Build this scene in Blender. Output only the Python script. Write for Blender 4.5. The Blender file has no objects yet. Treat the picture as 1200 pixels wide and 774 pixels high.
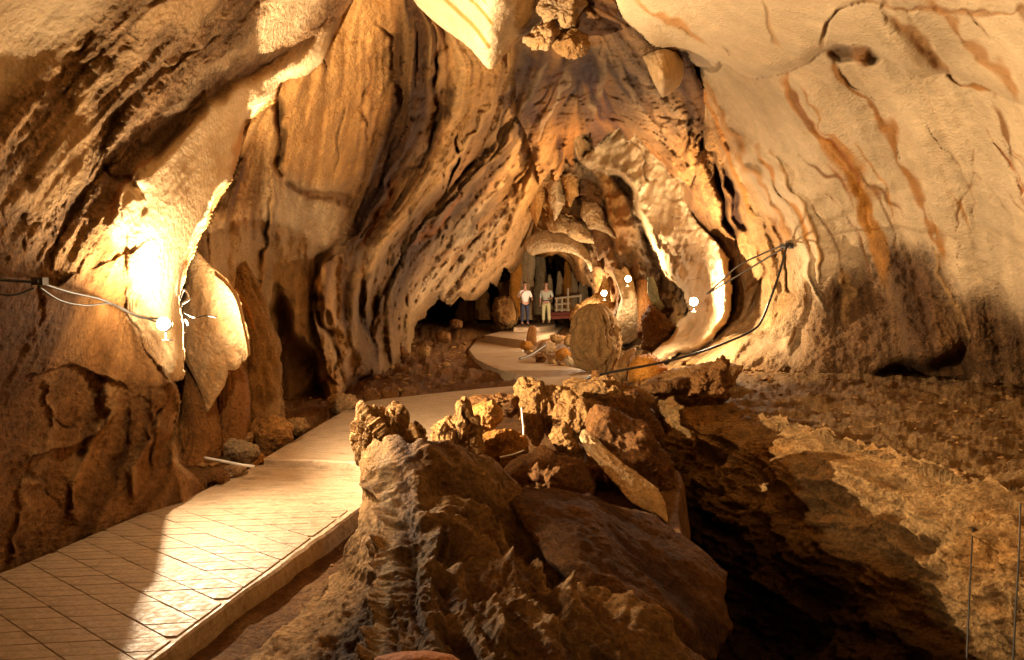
import bpy, math, random
import numpy as np
from mathutils import Vector

# ------------------------------------------------------------------ camera, world, exposure
S = bpy.context.scene
COL = S.collection
F = 866.0
CU, CV = 600.0, 387.0
PITCH = math.atan(35.0 / F)
CAMZ = 1.7
cam_d = bpy.data.cameras.new('camera')
cam = bpy.data.objects.new('camera', cam_d)
COL.objects.link(cam)
cam.location = (0, 0, CAMZ)
cam.rotation_euler = (math.pi / 2 - PITCH, 0, 0)
cam_d.sensor_width = 36
cam_d.lens = F / 1200 * 36
cam_d.clip_start = 0.05
cam_d.clip_end = 500
S.camera = cam
W = bpy.data.worlds.new('World')
S.world = W
W.use_nodes = True
W.node_tree.nodes['Background'].inputs[0].default_value = (0.02, 0.012, 0.006, 1)
W.node_tree.nodes['Background'].inputs[1].default_value = 0.2
S.view_settings.view_transform = 'Standard'
S.view_settings.look = 'None'
S.view_settings.exposure = -0.12
S.view_settings.gamma = 1.0
try:
    S.cycles.max_bounces = 5
    S.cycles.diffuse_bounces = 3
    S.cycles.sample_clamp_indirect = 4
except Exception:
    pass
WARM = (1.0, 0.77, 0.50)
# lamps: pixel u, v, offset from the rock in metres, watts, colour  (built with their fittings further down)
POW_A, POW_B, POW_C, POW_D = 1600, 330, 420, 2300
POW_NEAR = 1350

# ------------------------------------------------------------------ helpers: view rays, noise, splines
cp, sp = math.cos(PITCH), math.sin(PITCH)


def ray(u, v):
    x = (np.asarray(u, float) - CU) / F
    y = -(np.asarray(v, float) - CV) / F
    fy = cp + y * sp
    fz = -sp + y * cp
    return x / fy, fz / fy          # X and Z per metre of Y


def P(u, v, Y):
    a, b = ray(u, v)
    return np.stack([a * Y, np.asarray(Y, float) + 0 * a, CAMZ + b * Y], -1)


def ground(u, v, z):
    a, b = ray(u, v)
    Y = (z - CAMZ) / b
    return np.array([float(a * Y), float(Y), float(z)])


rng = np.random.default_rng(7)
GR = rng.normal(size=(256, 3))
GR /= np.linalg.norm(GR, axis=1)[:, None]
PM = rng.permutation(256)
PM = np.concatenate([PM, PM, PM])


def perlin(p):
    p = np.asarray(p, float)
    i = np.floor(p).astype(int)
    f = p - i
    i &= 255
    w = f * f * f * (f * (f * 6 - 15) + 10)
    out = 0
    for dx in (0, 1):
        for dy in (0, 1):
            for dz in (0, 1):
                h = PM[PM[PM[(i[..., 0] + dx) & 255] + ((i[..., 1] + dy) & 255)] + ((i[..., 2] + dz) & 255)]
                g = GR[h]
                d = g[..., 0] * (f[..., 0] - dx) + g[..., 1] * (f[..., 1] - dy) + g[..., 2] * (f[..., 2] - dz)
                out = out + d * (w[..., 0] if dx else 1 - w[..., 0]) * (w[..., 1] if dy else 1 - w[..., 1]) * (w[..., 2] if dz else 1 - w[..., 2])
    return out * 1.5


def fbm(p, n=4, gain=0.5, ridged=False):
    p = np.asarray(p, float)
    a, s, out = 1.0, 0.0, 0
    for k in range(n):
        q = perlin(p * (2.03 ** k) + 17.3 * k)
        if ridged:
            q = 1 - 2 * np.abs(q)
        out = out + a * q
        s += a
        a *= gain
    return out / s


def tps(ctrl, U, V, fn=lambda y: 1 / y):
    c = np.array(ctrl, float)
    x = c[:, :2] / 400.0
    n = len(x)
    def K(r2):
        return 0.5 * r2 * np.log(r2 + 1e-9)
    d = ((x[:, None] - x[None]) ** 2).sum(-1)
    A = np.zeros((n + 3, n + 3))
    A[:n, :n] = K(d) + np.eye(n) * 1e-3
    A[:n, n] = 1
    A[:n, n + 1:] = x
    A[n, :n] = 1
    A[n + 1:, :n] = x.T
    b = np.zeros(n + 3)
    b[:n] = fn(c[:, 2])
    w = np.linalg.solve(A, b)
    u, v = np.asarray(U) / 400.0, np.asarray(V) / 400.0
    out = w[n] + w[n + 1] * u + w[n + 2] * v
    for k in range(n):
        out = out + w[k] * K((u - x[k, 0]) ** 2 + (v - x[k, 1]) ** 2)
    return out


def depth(ctrl, U, V):
    return 1 / np.clip(tps(ctrl, U, V), 1 / 60, 1 / 1.3)


def in_poly(poly, U, V):
    p = np.array(poly, float)
    c = np.zeros(np.shape(U), bool)
    j = len(p) - 1
    for i in range(len(p)):
        (x1, y1), (x2, y2) = p[i], p[j]
        if y1 != y2:
            t = ((y1 > V) != (y2 > V)) & (U < (x2 - x1) * (V - y1) / (y2 - y1) + x1)
            c ^= t
        j = i
    return c


def sstep(a, b, x):
    t = np.clip((x - a) / (b - a), 0, 1)
    return t * t * (3 - 2 * t)


# ------------------------------------------------------------------ helpers: objects
def link(name, verts, faces, mat=None, parent=None, smooth=True, col=None, rgh=None):
    me = bpy.data.meshes.new(name)
    verts = np.asarray(verts, np.float32)
    if isinstance(faces, np.ndarray):
        k = faces.shape[1]
        me.vertices.add(len(verts))
        me.vertices.foreach_set('co', verts.ravel())
        me.loops.add(faces.size)
        me.loops.foreach_set('vertex_index', faces.ravel().astype(np.int32))
        me.polygons.add(len(faces))
        me.polygons.foreach_set('loop_start', (np.arange(len(faces)) * k).astype(np.int32))
        me.update(calc_edges=True)
    else:
        me.from_pydata([tuple(map(float, q)) for q in verts], [], faces)
    me.polygons.foreach_set('use_smooth', [smooth] * len(me.polygons))
    if col is not None:
        a = me.color_attributes.new('Col', 'FLOAT_COLOR', 'POINT')
        c4 = np.ones((len(verts), 4), np.float32)
        c4[:, :3] = col
        a.data.foreach_set('color', c4.ravel())
        b = me.attributes.new('rgh', 'FLOAT', 'POINT')
        rr = np.full(len(verts), 0.4, np.float32) if rgh is None else np.asarray(rgh, np.float32)
        b.data.foreach_set('value', rr)
    if mat:
        me.materials.append(mat)
    o = bpy.data.objects.new(name, me)
    COL.objects.link(o)
    if parent:
        o.parent = parent
    return o


def tag(o, label=None, cat=None, group=None, kind=None):
    if label:
        o['label'] = label
    if cat:
        o['category'] = cat
    if group:
        o['group'] = group
    if kind:
        o['kind'] = kind
    return o


def empty(name, loc=(0, 0, 0)):
    o = bpy.data.objects.new(name, None)
    o.empty_display_size = 0.1
    COL.objects.link(o)
    o.location = loc
    return o


def copy_tree(o, parent=None):
    c = o.copy()
    COL.objects.link(c)
    c.parent = parent
    for ch in list(o.children):
        copy_tree(ch, c)
    return c


def grid_faces(nr, nc, wrap=False):
    r = np.arange(nr - 1)[:, None]
    c = np.arange(nc if wrap else nc - 1)[None]
    c2 = (c + 1) % nc
    return np.stack([r * nc + c, r * nc + c2, (r + 1) * nc + c2, (r + 1) * nc + c], -1).reshape(-1, 4)


def box_vf(x0, x1, y0, y1, z0, z1):
    v = [(x0, y0, z0), (x1, y0, z0), (x1, y1, z0), (x0, y1, z0), (x0, y0, z1), (x1, y0, z1), (x1, y1, z1), (x0, y1, z1)]
    f = [(0, 3, 2, 1), (4, 5, 6, 7), (0, 1, 5, 4), (1, 2, 6, 5), (2, 3, 7, 6), (3, 0, 4, 7)]
    return v, f


def tube_vf(pts, r, n=8, caps=True):
    pts = np.array(pts, float)
    m = len(pts)
    r = np.broadcast_to(np.asarray(r, float), (m,))
    T = np.gradient(pts, axis=0)
    T /= np.linalg.norm(T, axis=1)[:, None] + 1e-9
    up = np.array([0.13, 0.31, 0.94])
    N = np.cross(T, up)
    N /= np.linalg.norm(N, axis=1)[:, None] + 1e-9
    B = np.cross(T, N)
    a = np.linspace(0, 2 * np.pi, n, endpoint=False)
    v = pts[:, None] + r[:, None, None] * (np.cos(a)[None, :, None] * N[:, None] + np.sin(a)[None, :, None] * B[:, None])
    f = [tuple(q) for q in grid_faces(m, n, True)]
    if caps:
        f.append(tuple(range(n))[::-1])
        f.append(tuple(range((m - 1) * n, m * n)))
    return v.reshape(-1, 3), f


def merge(parts):
    V, Fc, n = [], [], 0
    for v, f in parts:
        V += [tuple(map(float, q)) for q in v]
        Fc += [tuple(int(i) + n for i in t) for t in f]
        n += len(v)
    return V, Fc


def resample(pts, step):
    pts = np.array(pts, float)
    d = np.concatenate([[0], np.cumsum(np.linalg.norm(np.diff(pts[:, :2], axis=0), axis=1))])
    n = max(int(d[-1] / step), 3)
    t = np.linspace(0, d[-1], n)
    return np.stack([np.interp(t, d, pts[:, k]) for k in range(pts.shape[1])], 1)


def smooth_line(pts, n=40):
    pts = np.array(pts, float)
    m = len(pts)
    Q = np.concatenate([[2 * pts[0] - pts[1]], pts, [2 * pts[-1] - pts[-2]]])
    t = np.linspace(0, m - 1 - 1e-6, n)
    i = t.astype(int)
    f = (t - i)[:, None]
    p0, p1, p2, p3 = Q[i], Q[i + 1], Q[i + 2], Q[i + 3]
    return 0.5 * (2 * p1 + (p2 - p0) * f + (2 * p0 - 5 * p1 + 4 * p2 - p3) * f ** 2 + (3 * p1 - p0 - 3 * p2 + p3) * f ** 3)


# ------------------------------------------------------------------ materials
def rock_material(name, fine=1.0, rough=0.78, scale=1.0, spec=0.12):
    m = bpy.data.materials.new(name)
    m.use_nodes = True
    nt = m.node_tree
    N, L = nt.nodes, nt.links
    b = N['Principled BSDF']
    tc = N.new('ShaderNodeTexCoord')
    at = N.new('ShaderNodeAttribute'); at.attribute_name = 'Col'
    ar = N.new('ShaderNodeAttribute'); ar.attribute_name = 'rgh'
    n1 = N.new('ShaderNodeTexNoise'); n1.inputs['Scale'].default_value = 5 * scale; n1.inputs['Detail'].default_value = 8; n1.inputs['Roughness'].default_value = 0.65
    n2 = N.new('ShaderNodeTexNoise'); n2.inputs['Scale'].default_value = 34 * scale; n2.inputs['Detail'].default_value = 5; n2.inputs['Roughness'].default_value = 0.7
    n3 = N.new('ShaderNodeTexVoronoi'); n3.inputs['Scale'].default_value = 22 * scale
    for n in (n1, n2, n3):
        L.new(tc.outputs['Object'], n.inputs['Vector'])
    mr = N.new('ShaderNodeMapRange'); mr.inputs['From Min'].default_value = 0.3; mr.inputs['From Max'].default_value = 0.7
    mr.inputs['To Min'].default_value = 0.62; mr.inputs['To Max'].default_value = 1.28
    L.new(n1.outputs['Fac'], mr.inputs['Value'])
    mr2 = N.new('ShaderNodeMapRange'); mr2.inputs['From Min'].default_value = 0.3; mr2.inputs['From Max'].default_value = 0.65
    mr2.inputs['To Min'].default_value = 0.45; mr2.inputs['To Max'].default_value = 1.2
    L.new(n2.outputs['Fac'], mr2.inputs['Value'])
    # fine mottling grows with surface roughness
    mx = N.new('ShaderNodeMix'); mx.data_type = 'FLOAT'; mx.inputs['A'].default_value = 1.0
    L.new(ar.outputs['Fac'], mx.inputs['Factor']); L.new(mr2.outputs['Result'], mx.inputs['B'])
    mu = N.new('ShaderNodeMath'); mu.operation = 'MULTIPLY'
    mx1 = N.new('ShaderNodeMix'); mx1.data_type = 'FLOAT'; mx1.inputs['A'].default_value = 1.0
    pw1 = N.new('ShaderNodeMath'); pw1.operation = 'MULTIPLY_ADD'; pw1.use_clamp = True; pw1.inputs[1].default_value = .8; pw1.inputs[2].default_value = .15
    L.new(ar.outputs['Fac'], pw1.inputs[0]); L.new(pw1.outputs[0], mx1.inputs['Factor']); L.new(mr.outputs['Result'], mx1.inputs['B'])
    L.new(mx1.outputs['Result'], mu.inputs[0]); L.new(mx.outputs['Result'], mu.inputs[1])
    vm = N.new('ShaderNodeVectorMath'); vm.operation = 'SCALE'
    L.new(at.outputs['Color'], vm.inputs[0]); L.new(mu.outputs[0], vm.inputs['Scale'])
    L.new(vm.outputs['Vector'], b.inputs['Base Color'])
    ad = N.new('ShaderNodeMath'); ad.operation = 'MULTIPLY_ADD'
    L.new(n3.outputs['Distance'], ad.inputs[0]); ad.inputs[1].default_value = 0.5; L.new(n2.outputs['Fac'], ad.inputs[2])
    h = N.new('ShaderNodeMath'); h.operation = 'MULTIPLY'
    L.new(ad.outputs[0], h.inputs[0]); L.new(ar.outputs['Fac'], h.inputs[1])
    b1 = N.new('ShaderNodeBump'); b1.inputs['Strength'].default_value = 1.0; b1.inputs['Distance'].default_value = 0.085 * fine
    L.new(h.outputs[0], b1.inputs['Height'])
    b2 = N.new('ShaderNodeBump'); b2.inputs['Strength'].default_value = 0.9; b2.inputs['Distance'].default_value = 0.08 * fine
    h2 = N.new('ShaderNodeMath'); h2.operation = 'MULTIPLY'; L.new(n1.outputs['Fac'], h2.inputs[0]); L.new(pw1.outputs[0], h2.inputs[1])
    L.new(h2.outputs[0], b2.inputs['Height']); L.new(b1.outputs['Normal'], b2.inputs['Normal'])
    L.new(b2.outputs['Normal'], b.inputs['Normal'])
    b.inputs['Roughness'].default_value = rough
    b.inputs['Specular IOR Level'].default_value = spec
    return m


def plain(name, c, rough=0.6, metal=0.0, emit=None, es=0, var=0.25, scale=8):
    m = bpy.data.materials.new(name)
    m.use_nodes = True
    nt = m.node_tree
    N, L = nt.nodes, nt.links
    b = N['Principled BSDF']
    tc = N.new('ShaderNodeTexCoord')
    n = N.new('ShaderNodeTexNoise'); n.inputs['Scale'].default_value = scale; n.inputs['Detail'].default_value = 5
    L.new(tc.outputs['Object'], n.inputs['Vector'])
    r = N.new('ShaderNodeMapRange'); r.inputs['From Min'].default_value = 0.3; r.inputs['From Max'].default_value = 0.7
    r.inputs['To Min'].default_value = 1 - var; r.inputs['To Max'].default_value = 1 + var * 0.5
    L.new(n.outputs['Fac'], r.inputs['Value'])
    v = N.new('ShaderNodeVectorMath'); v.operation = 'SCALE'; v.inputs[0].default_value = c
    L.new(r.outputs['Result'], v.inputs['Scale']); L.new(v.outputs['Vector'], b.inputs['Base Color'])
    b.inputs['Roughness'].default_value = rough
    b.inputs['Metallic'].default_value = metal
    if emit:
        b.inputs['Emission Color'].default_value = (*emit, 1)
        b.inputs['Emission Strength'].default_value = es
    return m


M_ROCK = rock_material('limestone')
M_FAR = rock_material('limestone_far', fine=2.0, scale=0.5)
M_FLOOR = rock_material('cave_dirt', fine=1.0, rough=0.8, scale=1.3)

CREAM = np.array((.64, .46, .255)); TAN = np.array((.47, .265, .095)); BROWN = np.array((.235, .105, .030))
UMBER = np.array((.065, .027, .008)); OCHRE = np.array((.46, .19, .03)); RUST = np.array((.33, .11, .022)); GREY = np.array((.37, .26, .15))
MUD = np.array((.15, .072, .024)); PINK = np.array((.47, .29, .145))


def mixc(a, b, t):
    t = np.asarray(t)[..., None]
    return a * (1 - t) + b * t


# ------------------------------------------------------------------ direction field and streak noise (fold patterns of the rock)
GS = 1.6
us = np.arange(-80, 1281, GS)
vs = np.arange(-80, 801, GS)
GU, GV = np.meshgrid(us, vs)
NV, NU = GU.shape

STROKES = [
    [(60, 660), (100, 570), (130, 480), (150, 420)], [(150, 600), (190, 540), (200, 460)], [(235, 565), (205, 520), (210, 460)],
    [(0, 640), (40, 560), (80, 470)], [(0, 520), (60, 470), (110, 400)],
    [(0, 440), (60, 330), (100, 250), (180, 160), (280, 70), (360, -20)], [(-60, 300), (0, 210), (80, 110), (180, 10), (240, -60)],
    [(30, 380), (80, 300), (130, 230), (230, 130), (330, 60), (400, 0)], [(150, 290), (200, 210), (270, 140), (340, 80)],
    [(110, 330), (140, 280), (170, 230)], [(150, 330), (170, 400), (210, 445)], [(175, 330), (190, 390), (215, 440)],
    [(330, 100), (325, 200), (330, 300), (310, 400)], [(250, 300), (260, 400), (250, 500)], [(290, 300), (300, 400), (310, 480)],
    [(390, 20), (380, 150), (365, 280), (370, 420)], [(440, -40), (440, 100), (420, 220), (390, 290), (382, 380), (400, 450)],
    [(500, 60), (490, 150), (450, 230), (410, 300), (400, 380), (420, 440)],
    [(560, 90), (540, 180), (490, 250), (440, 300), (425, 370), (445, 430)], [(610, 90), (580, 170), (540, 230), (480, 290), (450, 350), (455, 420)],
    [(650, 90), (620, 170), (590, 220), (530, 290), (480, 350)], [(640, 200), (600, 280), (560, 320)], [(645, 240), (630, 300), (620, 360)],
    [(700, 70), (660, 120), (640, 160)], [(700, 80), (740, 130), (790, 170)], [(670, 60), (685, 110), (720, 160)], [(730, 50), (780, 120), (810, 170)],
    [(690, 190), (720, 210), (750, 260), (780, 330), (800, 380)], [(740, 165), (780, 210), (815, 270), (835, 350), (820, 390), (770, 420)],
    [(812, 85), (840, 160), (868, 250), (885, 330), (870, 380), (820, 410)], [(830, 90), (870, 180), (920, 280), (935, 350), (900, 390)],
    [(840, 250), (850, 330), (845, 385)], [(880, 180), (930, 250), (965, 340), (970, 420)],
    [(910, 85), (970, 180), (1010, 250), (1040, 320), (1060, 400)], [(980, 60), (1050, 160), (1090, 260), (1115, 350), (1140, 430)],
    [(1050, 20), (1130, 110), (1180, 220), (1200, 330)], [(1150, -20), (1220, 60), (1260, 160)], [(1180, 300), (1190, 380), (1200, 440)],
    [(980, 340), (985, 420)], [(1060, 340), (1060, 430)],
    [(720, 0), (850, 60), (950, 80)], [(800, -60), (900, 0), (1000, 10)], [(500, -20), (540, 30), (570, 75)],
    [(740, 300), (740, 380)], [(680, 300), (690, 360)],
    [(702, 215), (704, 260), (706, 330)], [(730, 245), (733, 330)], [(758, 290), (763, 380)], [(640, 210), (642, 290)], [(662, 200), (664, 285)], [(622, 270), (620, 300)], [(683, 220), (686, 300)],
    # foreground outcrop
    [(425, 480), (430, 560), (425, 640), (350, 740), (290, 790)], [(450, 500), (455, 600), (440, 700), (435, 790)],
    [(480, 530), (500, 600), (490, 700), (520, 780)], [(520, 540), (570, 600), (620, 680), (700, 740)], [(560, 560), (640, 640), (700, 700), (800, 760)],
    [(620, 590), (700, 610), (760, 660), (820, 730)], [(540, 640), (600, 720), (660, 780)], [(640, 480), (700, 540), (790, 610)], [(700, 460), (760, 540), (800, 600)],
    [(860, 560), (960, 640), (1100, 760)], [(900, 480), (1050, 500), (1200, 520)],
]


def direction_field():
    px, py, c2, s2 = [], [], [], []
    for s in STROKES:
        q = resample(smooth_line(s, 30), 14)
        d = np.gradient(q, axis=0)
        a = np.arctan2(d[:, 1], d[:, 0])
        px += list(q[:, 0]); py += list(q[:, 1]); c2 += list(np.cos(2 * a)); s2 += list(np.sin(2 * a))
    k = 5
    u, v = GU[::k, ::k], GV[::k, ::k]
    C = np.zeros_like(u); Sn = np.zeros_like(u)
    for x, y, c, s in zip(px, py, c2, s2):
        w = 1 / ((u - x) ** 2 + (v - y) ** 2 + 30) ** 1.6
        C += w * c; Sn += w * s
    ang = np.arctan2(Sn, C)
    def up(A):
        fy = np.clip(np.arange(NV) / k, 0, A.shape[0] - 1.001); fx = np.clip(np.arange(NU) / k, 0, A.shape[1] - 1.001)
        iy, ix = fy.astype(int), fx.astype(int)
        ty, tx = (fy - iy)[:, None], (fx - ix)[None]
        return (A[iy][:, ix] * (1 - ty) * (1 - tx) + A[iy + 1][:, ix] * ty * (1 - tx) + A[iy][:, ix + 1] * (1 - ty) * tx + A[iy + 1][:, ix + 1] * ty * tx)
    C, Sn = up(np.cos(ang)), up(np.sin(ang))
    a = np.arctan2(Sn, C) / 2
    return np.cos(a), np.sin(a)


def blur(A, sig):
    n0, n1 = A.shape
    pad = int(sig * 4) + 2
    B = np.pad(A, pad, mode='reflect')
    fy = np.fft.fftfreq(B.shape[0])[:, None]; fx = np.fft.rfftfreq(B.shape[1])[None]
    G = np.exp(-2 * (np.pi * sig) ** 2 * (fx ** 2 + fy ** 2))
    return np.fft.irfft2(np.fft.rfft2(B) * G, B.shape)[pad:pad + n0, pad:pad + n1]


DX, DY = direction_field()


def bil(A, x, y):
    x = np.clip(x, 0, NU - 1.001); y = np.clip(y, 0, NV - 1.001)
    i, j = x.astype(int), y.astype(int)
    fx, fy = (x - i)[..., None], (y - j)[..., None]
    return A[j, i] * (1 - fx) * (1 - fy) + A[j, i + 1] * fx * (1 - fy) + A[j + 1, i] * (1 - fx) * fy + A[j + 1, i + 1] * fx * fy


def lic():
    sig = [0.9, 2.2, 5.5, 12]
    ch = []
    for s in sig:
        n = blur(rng.normal(size=(NV, NU)), s)
        ch.append(n / n.std())
    A = np.stack(ch, -1)
    D = np.stack([DX, DY], -1)
    X0, Y0 = np.meshgrid(np.arange(NU, dtype=float), np.arange(NV, dtype=float))
    acc = A.copy(); wsum = np.ones(4)
    Ls = np.array([16, 36, 56, 60.0])
    for sgn in (1, -1):
        x, y = X0.copy(), Y0.copy()
        px, py = DX * sgn, DY * sgn
        st = 1.6
        for k in range(1, 46):
            x = x + px * st; y = y + py * st
            xi = np.clip(x, 0, NU - 1).astype(int); yi = np.clip(y, 0, NV - 1).astype(int)
            dx, dy = DX[yi, xi], DY[yi, xi]
            f = np.sign(dx * px + dy * py); f[f == 0] = 1
            px, py = dx * f, dy * f
            w = np.exp(-(k * st / Ls) ** 2 * 1.2)
            acc += w * bil(A, x, y)
            wsum = wsum + w
    acc -= acc.mean((0, 1))
    return acc / acc.std((0, 1))


H = lic()          # streak noise at four widths, about 2, 5, 13 and 28 pixels


def gsample(A, U, V):
    """sample a grid field at pixel coordinates (last axis = channels kept)"""
    if A.ndim == 2:
        return bil(A[..., None], (np.asarray(U) - us[0]) / GS, (np.asarray(V) - vs[0]) / GS)[..., 0]
    return bil(A, (np.asarray(U) - us[0]) / GS, (np.asarray(V) - vs[0]) / GS)


def seg_dist(line, U=None, V=None, cap=60):
    """distance to a polyline, side sign and fraction along it, in pixels"""
    U = GU if U is None else U; V = GV if V is None else V
    q = np.array(line, float)
    D = np.full(U.shape, 1e9); Sg = np.zeros(U.shape)
    x0, x1, y0, y1 = q[:, 0].min() - cap, q[:, 0].max() + cap, q[:, 1].min() - cap, q[:, 1].max() + cap
    m = (U > x0) & (U < x1) & (V > y0) & (V < y1)
    u, v = U[m], V[m]
    d0 = np.full(u.shape, 1e9); s0 = np.zeros(u.shape)
    for a, b in zip(q[:-1], q[1:]):
        e = b - a
        t = np.clip(((u - a[0]) * e[0] + (v - a[1]) * e[1]) / (e @ e + 1e-9), 0, 1)
        dx, dy = u - a[0] - t * e[0], v - a[1] - t * e[1]
        d = np.hypot(dx, dy)
        k = d < d0
        d0[k] = d[k]; s0[k] = np.sign(e[0] * dy - e[1] * dx)[k]
    D[m] = d0; Sg[m] = s0
    return D, Sg


# edge wobble so outlines are not straight
WOB = np.stack([blur(rng.normal(size=(NV, NU)), s) for s in (3, 3, 9, 9)], -1)
WOB /= WOB.std((0, 1))


def soft_mask(poly, soft, wob=2.0):
    u = GU + wob * (0.6 * WOB[..., 0] + WOB[..., 2]); v = GV + wob * (0.6 * WOB[..., 1] + WOB[..., 3])
    m = in_poly(poly, u, v).astype(float)
    return blur(m, soft / GS) if soft > 0 else m


# ------------------------------------------------------------------ the cave walls and vault: stacked sheets of rock, nearest first wins
LAYERS = []


def layer(obj, poly, ctrl, roll=0.0, soft=8, wob=2.0, cols=(TAN, BROWN), amp=(0.1, 0.3, 0.3, 0.3), lump=0.05, rgh=0.4):
    m = soft_mask(poly, 0, wob)
    Y = depth(ctrl, GU, GV)
    if roll > 0:
        Y = Y + roll * (1 - sstep(0.5, 0.98, blur(m, soft / GS))) * Y / 12
    Y = np.where(m > 0.5, Y, 1e6)
    LAYERS.append(dict(obj=obj, Y=Y, cols=cols, amp=amp, lump=lump, rgh=rgh))


# back of the gallery
layer('far', [(-200, -200), (1500, -200), (1500, 900), (-200, 900)], [(480, 350, 40), (600, 200, 40), (700, 350, 42), (800, 300, 36), (400, 300, 36), (900, 300, 36), (600, 0, 36), (600, 500, 40)],
      cols=(MUD, UMBER), amp=(.2, .5, .6, .6), lump=.5)
# mid rock between the light band and the floor
layer('mid', [(600, 120), (700, 120), (860, 200), (860, 300), (860, 400), (840, 480), (690, 480), (672, 440), (690, 400), (700, 360), (695, 340), (682, 330), (672, 314), (655, 300), (636, 300), (628, 296), (612, 305), (600, 290)],
      [(700, 200, 25), (610, 250, 31), (630, 200, 25), (640, 150, 22), (650, 290, 30), (620, 300, 33), (760, 260, 23), (720, 320, 25.5), (700, 400, 25), (780, 400, 22), (830, 450, 17), (740, 440, 20), (660, 300, 30), (860, 300, 24), (800, 200, 25)], roll=.8, cols=(TAN, GREY * .7), amp=(.4, .8, 1.0, .9), lump=.25)
layer('curtain', [(150, -200), (640, -200), (700, 40), (668, 90), (672, 140), (648, 170), (655, 215), (640, 240), (628, 262), (617, 290), (611, 318), (597, 326), (588, 314), (580, 334), (570, 330), (560, 345), (549, 348), (540, 344),
                  (528, 357), (515, 350), (505, 364), (497, 380), (486, 398), (480, 420), (468, 436), (452, 446), (436, 452), (420, 446), (408, 455), (400, 470), (380, 485), (300, 560), (150, 560)],
      [(230, 300, 8.6), (240, 430, 8.8), (230, 520, 8.0), (300, 300, 10.2), (300, 480, 10.6), (380, 470, 11.7), (400, 455, 12.3), (440, 440, 14.6), (470, 410, 18), (500, 360, 22), (560, 335, 26), (600, 305, 29), (620, 280, 30), (560, 250, 22), (500, 300, 18),
       (450, 350, 14.9), (420, 300, 13.2), (380, 250, 12), (330, 200, 10.5), (450, 150, 12.5), (520, 180, 15), (560, 150, 16.5), (600, 200, 22), (630, 150, 20), (600, 100, 14.5), (500, 60, 11.5), (450, 0, 10), (380, 50, 9.8), (350, 100, 9.8), (640, 60, 12.5), (200, 0, 9), (450, -150, 7), (650, -100, 7.5)],
      roll=1.0, soft=7, wob=2.6, cols=(TAN, BROWN), amp=(.5, .95, .8, .6), lump=.12, rgh=.6)
layer('vault', [(583, -150), (720, -150), (815, 75), (826, 110), (822, 170), (815, 222), (806, 214), (796, 208), (789, 215), (781, 194), (768, 178), (757, 168), (750, 158), (738, 166), (728, 154), (712, 158), (697, 176), (690, 156), (676, 166), (668, 196), (660, 184), (650, 214), (642, 196), (632, 215), (625, 190), (600, 120)],
      [(600, 60, 11), (650, 70, 11.6), (700, 100, 14), (760, 120, 14.5), (810, 110, 14), (640, 150, 18), (700, 150, 19), (760, 165, 18.5), (810, 200, 17), (650, 200, 20), (700, 30, 9.8), (800, 60, 11), (650, -100, 7.6)],
      roll=.35, cols=(TAN * .9, UMBER * 1.8), amp=(.35, .8, .9, .6), lump=.15, rgh=.6)
layer('slope', [(668, 184), (690, 160), (712, 140), (735, 140), (748, 145), (770, 160), (800, 165), (820, 200), (835, 245), (845, 270), (850, 300), (856, 335), (852, 372), (840, 400), (815, 415), (790, 420), (770, 432), (745, 438), (752, 424), (770, 408), (785, 396),
                (806, 370), (800, 345), (790, 330), (776, 312), (768, 296), (760, 275), (748, 250), (742, 232), (728, 215), (708, 204), (688, 200)],
      [(690, 180, 24), (750, 170, 22.5), (760, 240, 21.5), (810, 270, 19.3), (780, 300, 20.5), (830, 350, 17), (805, 370, 19), (800, 400, 18), (760, 425, 17)], roll=.5, soft=6, wob=2.4, cols=(CREAM * 1.2, CREAM * 1.05), amp=(.08, .16, .12, .12), lump=.12, rgh=.35)
layer('right', [(812, 70), (818, 120), (815, 160), (806, 200), (800, 225), (812, 250), (822, 280), (832, 310), (840, 345), (838, 375), (828, 395), (808, 410), (770, 430), (740, 445), (720, 460), (740, 520), (760, 900), (1500, 900), (1500, -200), (812, -200)],
      [(815, 100, 14), (825, 200, 16.8), (830, 280, 18), (842, 360, 18), (800, 425, 17), (740, 455, 16), (900, 350, 16.2), (900, 200, 13), (850, 440, 15.8), (920, 410, 15.6), (1000, 440, 14.4), (1100, 450, 13), (1200, 465, 12.1), (1000, 300, 13.5),
       (1200, 300, 10), (1000, 100, 9.6), (1200, 110, 7.4), (1110, 92, 8.5), (1200, 0, 6.2), (900, 100, 10.8), (900, 0, 8.5), (1280, 300, 8.6), (1280, 0, 5.2), (1100, -100, 5), (900, -100, 6.5), (1000, 600, 15), (1280, 600, 12)],
      roll=.8, soft=10, wob=2.5, cols=(CREAM, CREAM * .84), amp=(.0, .03, .12, .3), lump=.05, rgh=.22)
layer('ceiling', [(716, -200), (716, 12), (722, 30), (752, 45), (757, 60), (800, 62), (815, 74), (838, 76), (842, 70), (862, 82), (884, 93), (912, 86), (945, 74), (962, 62), (985, 52), (1006, 51), (1020, 56), (1038, 66), (1052, 78), (1066, 88), (1082, 93), (1108, 89),
                  (1125, 94), (1150, 104), (1172, 114), (1190, 122), (1230, 130), (1500, 150), (1500, -200)],
      [(716, 10, 9.2), (760, 60, 10.8), (830, 74, 11), (884, 92, 10.2), (960, 62, 8.7), (1005, 50, 7.9), (1060, 85, 8.3), (1110, 88, 8.3), (1150, 104, 7.95), (1190, 120, 7.45), (1200, 0, 5.5), (1000, -20, 6.7), (900, 0, 7.9), (800, 0, 8.4), (720, -80, 6.8), (1000, -150, 5), (1280, 0, 4.6), (1300, 120, 6.1)],
      roll=.35, soft=9, wob=1.2, cols=(CREAM, CREAM * .86), amp=(.0, .03, .1, .2), lump=.05, rgh=.18)
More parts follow.
